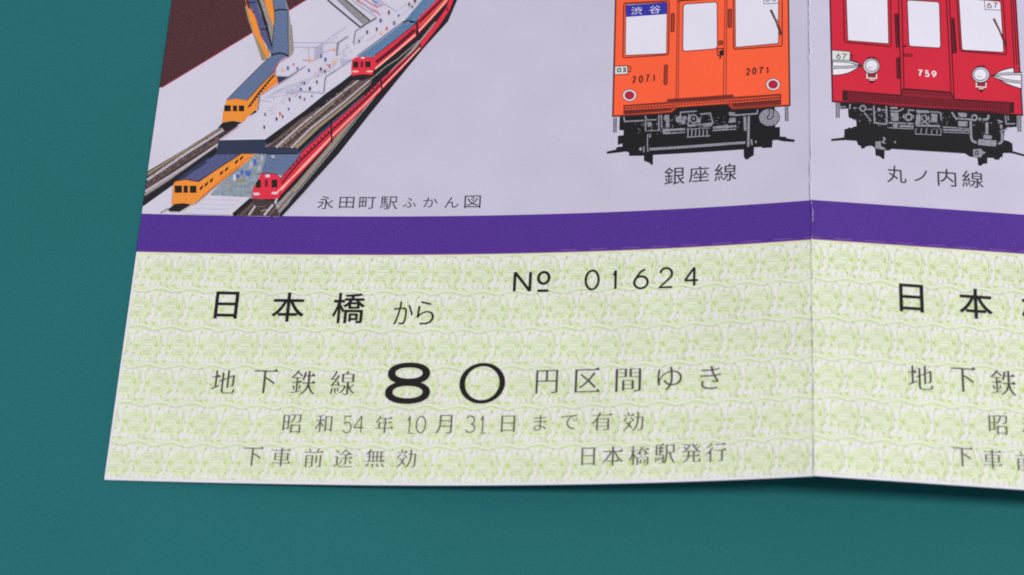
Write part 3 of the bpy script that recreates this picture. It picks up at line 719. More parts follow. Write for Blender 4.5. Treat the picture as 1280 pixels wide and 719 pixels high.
p = Print(); figures(p, O4, '2071', [(322, 362, 118, 192), (385, 432, 114, 192), (455, 496, 105, 185), (528, 552, 103, 180)], 1.95, 'num'); p.build('car_number', train_o)
p = Print(); figures(p, O5, '2071', [(578, 622, 40, 116), (640, 686, 34, 112), (706, 752, 28, 105), (783, 808, 25, 100)], 1.95, 'num'); p.build('car_number', train_o)
p = Print(); p.line(O3, [(826, 100), (880, 215), (925, 355)], 26, 'wiper', w_end=12); p.line(O3, [(905, 255), (932, 340)], 7, 'num'); p.line(O3, [(888, 190), (935, 335), (922, 360)], 6, 'num'); p.build('wiper', train_o)

# ------------------------------------------------------------------ the red train front
R1, R2, R3, R4, R5, R6, R7 = (1000, 0, 4.55), (1010, 0, K), (1120, 0, K), (1020, 70, K), (1120, 70, K), (1020, 120, K), (1120, 130, K)
p = Print()
sil = [(R6, 240, 40), (R6, 240, 130), (R6, 318, 126), (R6, 325, 214), (R6, 400, 246), (R6, 405, 303), (R6, 372, 308), (R6, 355, 322), (R6, 330, 314), (R6, 312, 328), (R6, 285, 332), (R6, 280, 414), (R6, 152, 430), (R6, 150, 452), (R6, 290, 442), (R6, 405, 450), (R6, 420, 492), (R6, 446, 500), (R6, 452, 527), (R6, 485, 525), (R6, 495, 506), (R6, 555, 498), (R6, 590, 522), (R6, 594, 596), (R6, 640, 606), (R6, 662, 630), (R6, 683, 630), (R6, 686, 545), (R6, 735, 546), (R6, 752, 530), (R7, 400, 478), (R7, 690, 496), (R7, 730, 525), (R7, 812, 538), (R7, 820, 614), (R7, 850, 620), (R7, 866, 600), (R7, 912, 596), (R7, 912, 540), (R7, 970, 540), (R7, 985, 556), (R7, 1028, 561), (R7, 1040, 536), (R7, 1065, 530), (R7, 1068, 492), (R7, 1150, 492), (R7, 1340, 540), (R7, 1340, 520), (R7, 1166, 472), (R7, 1162, 396), (R7, 1120, 370), (R7, 1076, 360), (R7, 1082, 280), (R7, 1122, 236), (R7, 1208, 230), (R7, 1208, 60)]
p.poly(PX, [(t[0] + x / t[2], t[1] + y / t[2]) for t, x, y in sil], 'chassis')
for T, a, b in ((R6, (216, 60), (217, 220)), (R7, (1232, 110), (1232, 278))):
    p.line(T, [a, b], 38, 'chassis'); p.line(T, [a, b], 24, 'steel')
st(R6, [(577, 98), (585, 268), (700, 284)], 16); st(R6, [(702, 100), (706, 282)], 17); p.line(R6, ell(468, 124, 28, 27, 16), 14, 'steel', True); st(R6, [(482, 168), (550, 250)], 13); st(R6, [(340, 82), (336, 134)], 15); st(R6, [(240, 112), (298, 106)], 12); st(R6, [(372, 120), (402, 122)], 13); st(R6, [(500, 132), (560, 134)], 14); p.poly(R6, ell(628, 138, 18, 20, 12), 'steel'); st(R6, [(655, 138), (690, 140)], 12)
p.poly(R6, [(745, 168), (822, 166), (824, 250), (750, 252)], 'steel'); st(R6, [(740, 122), (815, 120)], 20); st(R6, smooth([(740, 152), (830, 150), (875, 124)], 4), 14)
p.line(R6, ell(925, 212, 32, 32, 16), 20, 'steel', True); p.poly(R6, ell(880, 205, 16, 20, 10), 'steel'); p.poly(R6, ell(966, 208, 14, 18, 10), 'steel'); st(R6, [(922, 180), (925, 140), (985, 146)], 13)
p.poly(R6, [(1002, 140), (1130, 148), (1132, 172), (1004, 168)], 'steel'); p.poly(R6, [(1002, 190), (1040, 176), (1042, 280), (990, 290)], 'steel'); st(R6, smooth([(1070, 190), (1050, 220), (1075, 250), (1050, 280)], 3), 14); st(R6, [(1085, 185), (1110, 230), (1088, 262), (1125, 285)], 16); p.poly(R6, [(1148, 178), (1212, 182), (1210, 262), (1150, 264)], 'steel'); st(R6, [(1142, 160), (1230, 164), (1248, 180), (1250, 250)], 12); st(R6, [(1000, 296), (1240, 302)], 18); st(R6, [(1120, 200), (1136, 270)], 13)
st(R6, [(725, 268), (975, 278)], 13); st(R6, [(835, 300), (975, 306)], 20); st(R6, [(730, 318), (975, 330)], 10); p.poly(R6, ell(792, 296, 26, 18, 12), 'steel')
for x in range(5): st(R6, [(1000 + x * 52, 324 + x * 2), (992 + x * 54, 372 + x * 3)], 9)
st(R6, [(990, 380), (1250, 392)], 8); st(R6, [(1250, 330), (1246, 392)], 9)
p.poly(R6, [(592, 458), (645, 452), (650, 500), (700, 528), (690, 540), (596, 526)], 'steel'); st(R6, [(668, 412), (690, 430), (662, 462), (696, 475)], 14); p.poly(R6, ell(790, 462, 10, 12, 8), 'steel')
p.poly(R7, [(618, 86), (704, 92), (704, 132), (626, 130)], 'steel'); p.poly(R7, [(620, 172), (714, 176), (712, 226), (622, 222)], 'steel'); st(R7, [(556, 82), (600, 148), (760, 156)], 17)
p.line(R7, ell(782, 138, 26, 26, 16), 18, 'steel', True); p.poly(R7, ell(838, 154, 14, 18, 10), 'steel'); st(R7, smooth([(865, 158), (915, 150), (925, 110)], 4), 22)
st(R7, [(468, 230), (730, 250)], 12); st(R7, [(470, 258), (730, 268)], 16); st(R7, [(475, 282), (730, 292)], 9)
st(R7, smooth([(746, 172), (754, 350), (806, 386)], 5), 24); st(R7, [(908, 184), (908, 305)], 28)
p.poly(R7, [(872, 310), (955, 316), (955, 354), (872, 346)], 'steel'); p.poly(R7, [(822, 352), (1004, 366), (1000, 426), (818, 410)], 'steel'); st(R7, smooth([(1058, 282), (1056, 375), (1020, 398)], 5), 24)
p.poly(R7, [(768, 456), (850, 448), (866, 474), (902, 486), (866, 502), (848, 536), (772, 526)], 'steel'); p.line(R7, [(790, 480), (815, 470), (820, 505), (796, 510)], 8, 'chassis', True)
st(R7, [(1092, 114), (1100, 200), (1190, 198)], 14); st(R7, [(1035, 275), (1085, 262), (1125, 232)], 14); st(R7, [(1010, 162), (1062, 178), (1020, 192)], 14); p.poly(R7, ell(1050, 228, 14, 24, 10), 'steel'); st(R7, [(1118, 120), (1122, 165)], 12)
gear_hatch(p, 1066, 1244, 133, .072, 22, 6); under_r = p
p = Print()
outline = [(1021.0, -40)] + px_(R1, [(171, 0), (185, 578)]) + px_(R5, [(1262, 592)]) + px_(R3, [(1194, 0)]) + [(1264, -30), (1246, -58), (1180, -72), (1090, -70), (1036, -56)]
p.poly(PX, outline, 'red'); p.line(PX, outline, 1.2, 'dred', True)
train_r = p.build('train_picture', leaf, 'printed front of a red subway train numbered 759')
under_r.build('underframe', train_r)
p = Print()
B = [(R4, 268, 348), (R4, 852, 396), (R4, 868, 328), (R5, 545, 362), (R5, 580, 434), (R5, 1176, 470), (R5, 1172, 567), (R5, 0, 507), (R4, 268, 442)]
B = [(t[0] + x / t[2], t[1] + y / t[2]) for t, x, y in B]
p.poly(PX, B, 'rhatch'); p.line(PX, B, 0.9, 'dred', True)
q = lambda f: (1054 + f * 212, 119.5 + f * 14.2)
for k in range(4): p.line(PX, [(q(0)[0], q(0)[1] - 4 + k * 2.7), (q(1)[0], q(1)[1] - 3 + k * 2.7)], 0.5, 'dred')
for k in range(62):
    x, y = q((k + .5) / 62); p.line(PX, [(x, y - 4.2), (x + .6, y + 5.6)], 0.55, 'dred')
for k in range(2): p.line(PX, [(1129, 112.6 + k * 3), (1190, 117.0 + k * 3)], 0.5, 'dred')
p.poly(R4, [(270, 352), (318, 356), (314, 442), (270, 438)], 'dred'); p.poly(R5, [(1140, 474), (1174, 476), (1170, 562), (1136, 558)], 'dred')
p.build('step_board', train_r)
window(train_r, R2, [(376, -150), (792, -140), (806, 440), (396, 408)], 16, [(352, -170), (822, -160), (832, 468), (362, 424)], 24, 'dred')
window(train_r, R3, [(110, 2), (432, 22), (446, 482), (130, 464)], 26, None, 0, 'dred')
window(train_r, R3, [(626, -20), (1044, 16), (1076, 526), (658, 502)], 22, [(606, -30), (1070, -4), (1106, 548), (640, 512)], 28, 'dred')
p = Print()
for pts in ([(1122.3, -40), (1123, 0), (1126.4, 118.5)], [(1126.4, -40), (1127.2, 0), (1130, 111.5)], [(1182.2, -40), (1183, 0), (1188.8, 115.5)], [(1186.0, -40), (1186.8, 0), (1192.6, 124)], [(1130, 111.3), (1188.4, 115.4)]): p.line(PX, pts, 0.85, 'dred')
p.build('door', train_r)
for T, q in ((R2, [(866, 146), (898, 142), (914, 472), (882, 474)]), (R3, [(543, 188), (578, 184), (603, 528), (570, 530)]), (R4, [(804, 22), (836, 20), (842, 224), (812, 226)])):
    p = Print(); hollow(p, T, q, 8, 7, 'dred', 'rhatch'); p.line(T, [((q[0][0] + q[1][0]) / 2 + 4, q[0][1] + 12), ((q[2][0] + q[3][0]) / 2 + 4, q[2][1] - 12)], 11, 'dred'); p.build('handle', train_r)
p = Print(); p.line(R2, [(940, 462), (985, 460)], 13, 'dred'); hollow(p, R2, [(958, 540), (1040, 546), (1040, 562), (958, 560)], 5, 6, 'dred'); p.build('door_lock', train_r)
p = Print()
for pts in ([(1144, -60), (1182, 690)], [(1166, -60), (1208, 690)], [(1188, -60), (1232, 690)]): p.line(R3, pts, 7, 'dred')
p.poly(R3, ell(1207, 665, 28, 14, 12), 'red'); p.build('corner_rail', train_r)
p = Print(); figures(p, R5, '759', [(218, 266, 136, 208), (284, 336, 142, 214), (354, 406, 147, 219)], 1.9, 'white'); p.build('car_number', train_r)
p = Print(); p.line(R3, [(882, 6), (888, 98), (1046, 106)], 6, 'caption'); figures(p, R3, '67', [(906, 956, 26, 86), (970, 1016, 26, 86)], 1.15, 'caption'); p.build('route_card', train_r)
p = Print(); p.line(R3, [(974, 188), (1030, 300), (1090, 458)], 24, 'wiper', w_end=12); p.line(R3, [(1052, 340), (1098, 448), (1084, 468)], 7, 'dred'); p.build('wiper', train_r)
def wing(T, white, bars, tips):
    p = Print(); p.poly(T, white, 'white'); p.line(T, white, 6, 'dred', True)
    for b in bars: p.line(T, b, 27, 'caption'); p.line(T, b, 13, 'chrome')
    p.poly(T, tips, 'caption'); p.build('headlight_wing', train_r)
wing(R4, smooth([(164, 34), (300, 34), (390, 56), (456, 98)], 4) + smooth([(456, 98), (340, 164), (250, 188), (164, 194)], 4), [smooth([(160, 48), (330, 58), (440, 94)], 4), smooth([(160, 116), (330, 112), (440, 100)], 4)], [(430, 82), (460, 98), (430, 110), (400, 97)])
wing(R5, smooth([(966, 200), (1050, 148), (1172, 118)], 4) + [(1178, 164), (1252, 166), (1254, 330)] + smooth([(1254, 330), (1110, 282), (966, 200)], 4)[1:-1], [smooth([(980, 203), (1070, 182), (1256, 180)], 4), smooth([(980, 206), (1090, 244), (1256, 266)], 4)], [(945, 188), (985, 192), (1000, 206), (950, 210)])
p = Print(); Q = [(238, 504), (420, 518), (416, 606), (240, 602)]; p.poly(R2, Q, 'plate'); p.line(R2, Q, 7, 'caption', True); p.line(R2, [(424, 542), (446, 560), (436, 596)], 11, 'caption'); figures(p, R2, '67', [(282, 326, 532, 594), (334, 390, 535, 600)], 1.2, 'caption'); p.build('route_plate', train_r)
def headlight(T, c, rx, ry, ic):
    p = Print(); x, y = c
    p.poly(T, [(x - 40, y + 66), (x + 54, y + 66), (x + 54, y + 128), (x - 44, y + 120)], 'dred'); p.line(T, [(x - 42, y + 70), (x - 44, y + 118), (x + 50, y + 124), (x + 52, y + 78)], 12, 'plate'); p.poly(T, [(x - 28, y + 88), (x + 36, y + 88), (x + 36, y + 108), (x - 28, y + 106)], 'lamp_red')
    p.line(T, [(x - 20, y + 138), (x + 30, y + 141)], 9, 'plate'); p.poly(T, [(x - 42, y + 128), (x - 20, y + 146), (x + 32, y + 148), (x + 56, y + 130), (x + 48, y + 144), (x + 6, y + 178), (x - 36, y + 144)], 'dred')
    p.poly(T, [(x - 40, y - ry + 4), (x - 24, y - ry - 12), (x, y - ry - 4), (x + 30, y - ry - 12), (x + 46, y - ry + 8)], 'dred')
    p.poly(T, ell(x, y, rx, ry, 32), 'dred'); p.poly(T, ell(x, y, rx - 9, ry - 9, 32), 'chrome'); p.line(T, ell(ic[0], ic[1], rx - 26, ry - 25, 28), 5, 'caption', True); p.poly(T, ell(ic[0], ic[1], rx - 34, ry - 32, 28), 'white')
    p.line(T, _arc(ic[0] - 6, ic[1] + 4, 22, 20, 60, 170, 8), 5, 'caption'); p.build('headlight', train_r)
headlight(R4, (552, 102), 88, 82, (556, 98)); headlight(R5, (846, 190), 92, 84, (842, 188))

# ------------------------------------------------------------------ the bird's-eye picture of the station
S1, S2, S3, S4, S5, S6, S7, S8, S9 = (176, 0, K), (296, 0, K), (416, 0, K), (260, 70, K), (376, 70, K), (170, 150, K), (290, 140, K), (170, 200, K), (290, 200, K)
def J(*a): return [(t[0] + x / t[2], t[1] + y / t[2]) for t, x, y in a]
p = Print()
# pale ground of the picture, from the left edge to the outer track
p.uvloops([[(-0.02, V2)] + on(PX, [(348, 271), (422, 193), (461, 143), (496, 100), (529, 60), (559, 27), (571, 0), (576, -40), (578, -110)]) + [(-0.02, 86)]], 'pale')
gl = [(202.4, 109.6), (284, 60), (383, 0), (482, -60), (520, -84)]
p.uvloops([on(PX, gl) + [(40, HIGH - 1), (-0.02, HIGH - 1), (-0.02, on(PX, [gl[0]])[0][1])]], 'maroon'); p.line(PX, gl, 1.0, 'redline')
station = p.build('station_picture', leaf, 'printed aerial view of a subway station with platforms, tracks and trains')
# dark bed of the red line, from the platform edge to the outer wall
p = Print()
p.poly(PX, [(331, 176), (380, 140), (437, 95), (520, 20), (575, -110), (578, -40), (571.5, 0), (560, 27), (530, 60), (497, 100), (462, 143), (423, 192.6), (352, 270.5), (338, 271), (372, 190)], 'edge')
p.line(PX, [(340, 269), (374, 232), (412, 187), (450, 139), (484, 98), (519, 57), (545, 28)], 9, 'grit', w_end=5); p.line(PX, [(345, 262), (373, 230), (411, 185), (449, 137), (483, 97)], 2.2, 'olive'); p.line(PX, [(352, 262), (380, 229), (417, 184), (454, 137)], 1.0, 'bdark')
p.build('track_bed', station)
# two tracks at the left
p = Print()
p.poly(PX, J((S6, 868, 55), (S6, 500, 285), (S6, 118, 512), (S6, 60, 840), (S8, 75, 452), (S8, 385, 235), (S6, 560, 530), (S6, 830, 300), (S6, 828, 200), (S6, 1050, 40)), 'bdark')
p.line(S6, [(862, 80), (500, 300), (116, 542)], 22, 'olive'); p.line(S6, [(850, 92), (500, 315), (114, 562)], 14, 'ballast'); p.line(S6, [(872, 100), (500, 335), (110, 602)], 26, 'rail')
p.line(S6, [(830, 190), (500, 395), (108, 660)], 48, 'ballast'); p.line(S6, [(800, 240), (480, 432), (100, 696)], 16, 'bdark')
p.line(S6, [(820, 244), (480, 472), (92, 716)], 24, 'rail'); p.line(S6, [(815, 275), (470, 505), (86, 748)], 22, 'grit')
p.line(PX, [(272, 187), (226, 220), (177, 255)], 7.5, 'edge'); p.line(PX, [(262, 197), (226, 222)], 2.5, 'navy')
for k in range(9): p.line(S6, [(790 - k * 78, 196 + k * 52), (740 - k * 78, 232 + k * 52)], 14, 'bdark')
p.build('track', station)
# upper platform, its navy end wall, its black edge
p = Print()
p.poly(PX, J((S6, 1000, 95), (S7, 90, 60), (S7, 345, 90), (S7, 330, 276), (S6, 830, 200)), 'pale')
p.poly(PX, J((S6, 828, 205), (S7, 335, 276), (S7, 340, 355), (S7, 662, 368), (S7, 668, 425), (S7, 0, 432), (S6, 800, 348)), 'navy')
p.line(PX, J((S6, 805, 345), (S7, 0, 430), (S7, 668, 424)), 2.2, 'edge'); p.line(PX, J((S7, 345, 352), (S7, 660, 366)), 0.9, 'edge')
p.poly(PX, J((S7, 332, 276), (S7, 720, -5), (S5, 240, 385), (S5, 505, 196), (S5, 720, 205), (S5, 300, 450), (S5, 0, 625), (S7, 345, 345)), 'edge')
p.build('platform', station)
p = Print()
A = J((S7, 345, 350), (S5, 0, 628), (S5, 300, 452), (S5, 560, 205), (S5, 720, 200), (S5, 700, 300), (S5, 215, 700), (S7, 655, 366))
p.poly(PX, A, 'ballast')
p.line(PX, J((S7, 385, 355), (S5, 60, 640), (S5, 520, 260)), 1.8, 'bdark'); p.line(PX, J((S7, 440, 358), (S5, 0, 695), (S5, 300, 455), (S5, 590, 235)), 2.7, 'rail', w_end=1.6); p.line(PX, J((S7, 475, 358), (S5, 40, 705), (S5, 330, 465)), 1.3, 'olive')
p.line(PX, J((S7, 520, 358), (S5, 85, 700), (S5, 500, 350)), 2.6, 'bdark'); p.line(PX, J((S7, 590, 362), (S5, 105, 722), (S5, 420, 475), (S5, 690, 245)), 2.7, 'rail', w_end=1.8); p.line(PX, J((S7, 640, 362), (S5, 170, 715), (S5, 480, 470), (S5, 700, 285)), 4.2, 'olive', w_end=2.0)
for k in range(9): a = k / 9; p.line(PX, [(353 + 78 * a, 180.5 - 62 * a), (359 + 78 * a, 180.5 - 63 * a)], 1.4, 'ballast')
p.build('track', station)
p = Print()
p.line(PX, J((S7, 672, 395), (S5, 215, 735), (S5, 480, 530), (S5, 760, 255), (S3, 560, 690), (S3, 700, 560), (S3, 860, 385), (S3, 1000, 215), (S3, 1140, 60), (S3, 1185, -60), (S3, 1200, -200)), 6.6, 'edge', w_end=3.5)
p.line(PX, J((S5, 500, 540), (S5, 740, 330), (S5, 800, 240), (S3, 690, 640)), 1.6, 'navy')
p.line(PX, J((S5, 700, 240), (S5, 850, 110), (S3, 640, 600), (S3, 860, 410)), 1.2, 'grit')
p.build('track_wall', station)
p = Print(); hr = random.Random(9)
for k in range(170):
    a, b = hr.random(), hr.uniform(-.5, .5)
    x, y = 350 + 92 * a + 15 * b * (1 - .5 * a), 180 - 72 * a + 11 * b * (1 - .5 * a)
    if k % 3 == 0: x, y = 188 + 82 * a + 8 * b, 224 - 52 * a + 14 * b
    l = hr.uniform(.6, 2.4); p.line(PX, [(x, y), (x + l, y - l * .72)], hr.uniform(.4, .9), hr.choice(('bdark', 'ballast', 'olive', 'grit', 'bdark')))
p.build('ballast', station)
# far trains at the top
p = Print()
p.line(PX, J((S2, 112, 60), (S2, 150, 200), (S2, 215, 390), (S2, 285, 600)), 8.5, 'olive'); p.line(PX, J((S2, 170, -60), (S2, 250, 60), (S2, 320, 210), (S2, 345, 420), (S2, 350, 540)), 11, 'grit')
p.line(PX, J((S2, 190, -60), (S2, 232, 60), (S2, 292, 240), (S2, 345, 470)), 3.2, 'edge'); p.line(PX, J((S2, 320, 90), (S2, 345, 230), (S2, 360, 400)), 2.0, 'olive')
p.poly(PX, J((S2, 470, -60), (S2, 520, 100), (S2, 572, 500), (S2, 560, 545), (S2, 510, 565), (S2, 505, 300)), 'grit'); p.line(PX, J((S2, 545, 250), (S2, 565, 480)), 1.2, 'olive')
p.build('track', station)
p = Print()
p.poly(PX, J((S2, 70, -60), (S2, 100, 40), (S2, 135, 78), (S2, 170, 130), (S2, 240, 350), (S2, 330, 560), (S2, 300, 590), (S2, 225, 430), (S2, 165, 325), (S2, 118, 150)), 'torange')
p.line(PX, J((S2, 128, 84), (S2, 178, 150), (S2, 205, 230)), 1.0, 'tred'); p.line(PX, J((S2, 100, 20), (S2, 130, 90)), 2.4, 'tdred')
p.poly(PX, J((S2, 90, -60), (S2, 180, -60), (S2, 232, 130), (S2, 290, 290), (S2, 348, 480), (S2, 336, 520), (S2, 240, 360), (S2, 195, 190), (S2, 130, 60)), 'roofdim')
p.line(PX, J((S2, 235, 296), (S2, 292, 292)), 1.5, 'edge'); p.line(PX, J((S2, 118, 30), (S2, 185, 26)), 1.5, 'edge')
p.build('train', station)
p = Print()
p.poly(PX, J((S2, 255, -60), (S2, 345, -60), (S2, 372, 120), (S2, 378, 220), (S2, 358, 255), (S2, 340, 200), (S2, 305, 100)), 'torange')
p.poly(PX, J((S2, 345, -60), (S2, 470, -60), (S2, 512, 120), (S2, 512, 320), (S2, 516, 560), (S2, 430, 612), (S4, 665, 162), (S4, 385, 446), (S4, 290, 432), (S4, 186, 442), (S4, 360, 265), (S4, 530, 96), (S4, 600, 30), (S2, 345, 548), (S2, 362, 380), (S2, 380, 230), (S2, 380, 110)), 'roof')
p.line(PX, J((S2, 375, 112), (S2, 430, 97), (S2, 506, 104)), 1.9, 'edge'); p.line(PX, J((S2, 345, 552), (S2, 430, 532), (S2, 482, 545), (S2, 518, 568)), 2.2, 'edge')
p.poly(PX, J((S4, 385, 446), (S4, 660, 162), (S4, 668, 205), (S4, 730, 222), (S4, 705, 265), (S4, 518, 400), (S4, 500, 530), (S4, 395, 610), (S4, 360, 662)), 'torange')
p.line(PX, J((S4, 400, 520), (S4, 500, 380), (S4, 600, 262), (S4, 664, 190)), 1.8, 'twin'); p.line(PX, J((S4, 530, 375), (S4, 690, 240)), 1.1, 'tdorange'); p.poly(PX, J((S4, 690, 212), (S4, 820, 210), (S4, 705, 290)), 'navy')
p.line(PX, J((S4, 520, 402), (S4, 500, 545)), 1.3, 'grit')
p.poly(PX, J((S4, 186, 446), (S4, 280, 430), (S4, 398, 448), (S4, 396, 545), (S4, 360, 664), (S4, 250, 652), (S4, 142, 668), (S4, 152, 560)), 'torange')
p.line(PX, J((S4, 186, 446), (S4, 280, 432), (S4, 398, 450)), 0.8, 'tdorange')
p.poly(PX, J((S4, 100, 722), (S4, 145, 670), (S4, 245, 652), (S4, 342, 668), (S4, 280, 700), (S6, 905, 115), (S6, 870, 80)), 'edge'); p.poly(PX, J((S4, 410, 605), (S4, 470, 545), (S4, 494, 560)), 'twin')
t_up = p.build('train', station)
def panes(parent, T, qs, mat='twin'):
    pass
def add_panes(p, T, boxes, mat='twin', rot=0):
    for x0, x1, y0, y1 in boxes: p.poly(T, [(x0, y0), (x1, y0 + rot), (x1, y1 + rot), (x0, y1)], mat)
# upper red line
p = Print()
p.poly(PX, J((S3, 850, 190), (S3, 1050, -10), (S3, 1100, -120), (S3, 1190, -120), (S3, 1150, 20), (S3, 855, 342)), 'tred'); p.line(PX, J((S3, 862, 225), (S3, 1000, 90), (S3, 1110, -20)), 3.4, 'tdred'); p.line(PX, J((S3, 860, 315), (S3, 1000, 165), (S3, 1140, 5)), 2.0, 'tpink'); p.line(PX, J((S3, 870, 260), (S3, 1000, 130), (S3, 1120, 0)), 1.0, 'tdorange')
p.poly(PX, J((S3, 715, 214), (S3, 910, -15), (S3, 980, -120), (S3, 1100, -120), (S3, 1050, -8), (S3, 848, 194), (S3, 836, 226)), 'rooflit')
p.poly(PX, J((S3, 246, 566), (S3, 700, 224), (S3, 832, 236), (S3, 424, 560), (S3, 405, 580)), 'rooflit')
p.poly(PX, J((S3, 405, 580), (S3, 424, 556), (S3, 832, 240), (S3, 832, 372), (S3, 400, 722), (S3, 395, 700)), 'tred'); p.line(PX, J((S3, 432, 628), (S3, 620, 480), (S3, 822, 300)), 4.2, 'tdred'); p.line(PX, J((S3, 425, 692), (S3, 620, 530), (S3, 828, 350)), 2.1, 'tpink')
p.line(PX, J((S3, 698, 226), (S3, 760, 212), (S3, 836, 230), (S3, 842, 350)), 1.6, 'edge')
p.poly(PX, J((S5, 514, 40), (S5, 560, 14), (S5, 680, 14), (S5, 738, 36), (S5, 740, 110), (S5, 716, 194), (S5, 620, 190), (S5, 508, 206), (S5, 508, 130)), 'tred')
p.poly(PX, J((S5, 500, 205), (S5, 620, 188), (S5, 745, 198), (S5, 620, 250), (S5, 470, 240)), 'edge')
add_panes(p, S5, [(524, 574, 62, 122), (644, 698, 60, 118)]); add_panes(p, S5, [(600, 624, 60, 120)], 'tdred'); p.poly(S5, ell(545, 160, 36, 10, 14), 'tpink'); p.poly(S5, ell(688, 160, 34, 10, 14), 'tpink'); p.poly(S5, ell(620, 24, 20, 10, 12), 'pale')
p.build('train', station)
# outer red line
p = Print()
p.poly(PX, J((S9, 380, 560), (S9, 400, 470), (S9, 490, 400), (S9, 560, 320), (S9, 640, 330), (S9, 470, 570)), 'grit'); p.line(PX, J((S9, 410, 560), (S9, 520, 430), (S9, 620, 320)), 1.6, 'ballast'); p.line(PX, J((S9, 385, 560), (S9, 470, 450)), 1.4, 'rail')
p.line(PX, [(351, 269.5), (379, 239), (421, 190), (460.5, 140.5), (495, 98.5), (528, 58), (557, 26), (569.5, 0), (576, -60), (580, -110)], 4.6, 'edge', w_end=3.6)
p.line(PX, [(453, 141), (487, 99), (520, 58), (545, 30)], 0.8, 'rail')
p.build('track', station)
p = Print()
def car(pts_top, pts_bot, hi=0.7):
    p.poly(PX, pts_top + pts_bot[::-1], 'tred')
    mid = [tuple(np.array(a) * .62 + np.array(b) * .38) for a, b in zip(pts_top, pts_bot)]; p.line(PX, mid, 2.4, 'tdred')
    low = [tuple(np.array(a) * .24 + np.array(b) * .76) for a, b in zip(pts_top, pts_bot)]; p.line(PX, low, 1.6, 'tpink')
top = [(352, 222), (372.8, 195.1), (414, 157.6), (455.4, 121.5), (476, 101.5), (500, 79.5), (525, 57.0), (546, 32), (558, 14.5), (568, -10), (574, -60), (577, -110)]
bot = [(347, 249), (381, 212), (414, 177), (455, 136), (477.5, 113.2), (502, 87.5), (526.4, 61), (549, 31), (561.5, 14), (570, -10), (578, -60), (581, -110)]
car(top[:3], bot[:3]); car(top[2:5], bot[2:5]); car(top[4:7], bot[4:7])
p.poly(PX, [(525, 54), (546, 28), (558, 11), (567, -12), (573, -60), (576, -110), (583, -110), (579, -60), (571, -10), (562, 14), (550, 32), (526.4, 62)], 'tred')
p.line(PX, [(352, 219.6), (372.8, 193), (414, 155.6), (455.4, 120)], 1.3, 'roofdim')
for k in range(12):
    a = (k + .5) / 12; p.line(PX, [(360 + 52 * a, 212 - 50 * a), (361.5 + 52 * a, 214.5 - 50 * a)], 1.6, 'twin')
p.line(PX, [(414.2, 155), (415, 179)], 2.0, 'edge'); p.line(PX, [(476, 99), (478, 115)], 1.8, 'edge'); p.line(PX, [(525, 55), (527, 63)], 1.6, 'tdred'); p.line(PX, [(558, 10), (562, 18)], 1.4, 'tdred')
p.poly(PX, J((S7, 350, 432), (S7, 700, 430), (S7, 505, 640), (S7, 440, 628), (S7, 290, 618)), 'roof')
p.poly(PX, J((S9, 208, 300), (S9, 216, 200), (S9, 262, 152), (S9, 340, 140), (S9, 436, 148), (S9, 492, 192), (S9, 500, 290), (S9, 474, 386), (S9, 380, 398), (S9, 204, 390)), 'tred')
p.poly(PX, J((S9, 190, 392), (S9, 300, 400), (S9, 440, 396), (S9, 410, 450), (S9, 230, 458), (S9, 140, 440)), 'edge')
add_panes(p, S9, [(238, 290, 206, 284), (398, 454, 204, 282)]); add_panes(p, S9, [(332, 358, 204, 276)], 'tdred'); p.poly(S9, ell(246, 346, 36, 14, 14), 'pale'); p.poly(S9, ell(428, 338, 34, 13, 14), 'pale'); p.poly(S9, ell(358, 166, 26, 16, 12), 'pale')
p.line(PX, [(346, 242), (381, 208), (412, 175)], 2.0, 'tpink')
p.build('train', station)
# lower platform between the two lower trains
p = Print()
p.poly(PX, J((S6, 1180, 345), (S7, 350, 428), (S7, 295, 620), (S9, 208, 300), (S9, 200, 380), (S8, 1080, 378), (S8, 740, 362), (S8, 800, 290), (S8, 1040, 80)), 'mottle')
p.poly(PX, J((S8, 470, 544), (S8, 740, 360), (S8, 1085, 378), (S8, 1150, 380), (S8, 950, 556)), 'pale')
for y in (0, 1, 2): p.line(S8, [(700 - y * 60, 400 + y * 45), (1040 - y * 50, 412 + y * 45)], 5, 'sketchlit')
p.line(S8, [(480, 545), (650, 405), (745, 360)], 8, 'cream'); p.line(S8, [(905, 545), (1080, 380)], 9, 'cream')
for T, x, y, a, b, c in ((S6, 1190, 432, 18, 36, 'dotblue'), (S6, 1122, 540, 34, 30, 'dotblue'), (S6, 985, 582, 14, 34, 'pale'), (S6, 1150, 455, 18, 40, 'rail'), (S6, 1232, 490, 16, 26, 'rail'), (S6, 1060, 530, 16, 30, 'dotblue'), (S7, 300, 470, 14, 34, 'rail'), (S6, 1040, 610, 40, 22, 'olive'), (S6, 930, 640, 40, 22, 'grit'), (S7, 410, 452, 20, 14, 'rail'), (S7, 60, 650, 22, 20, 'dotblue')): p.poly(T, ell(x, y, a, b, 12), c)
p.build('platform', station)
p = Print()
p.poly(PX, J((S9, 8, 562), (S9, 190, 392), (S9, 420, 420), (S9, 480, 566)), 'bdark'); p.line(S9, [(20, 556), (200, 398)], 42, 'edge')
p.line(S9, [(90, 560), (215, 440)], 24, 'ballast'); p.line(S9, [(170, 560), (235, 465)], 20, 'rail'); p.line(S9, [(322, 560), (412, 452)], 24, 'rail'); p.line(S9, [(290, 520), (350, 500)], 12, 'olive'); p.line(S9, [(240, 475), (340, 470)], 14, 'ballast'); p.line(S9, [(380, 560), (440, 480)], 24, 'ballast')
p.build('track', station)
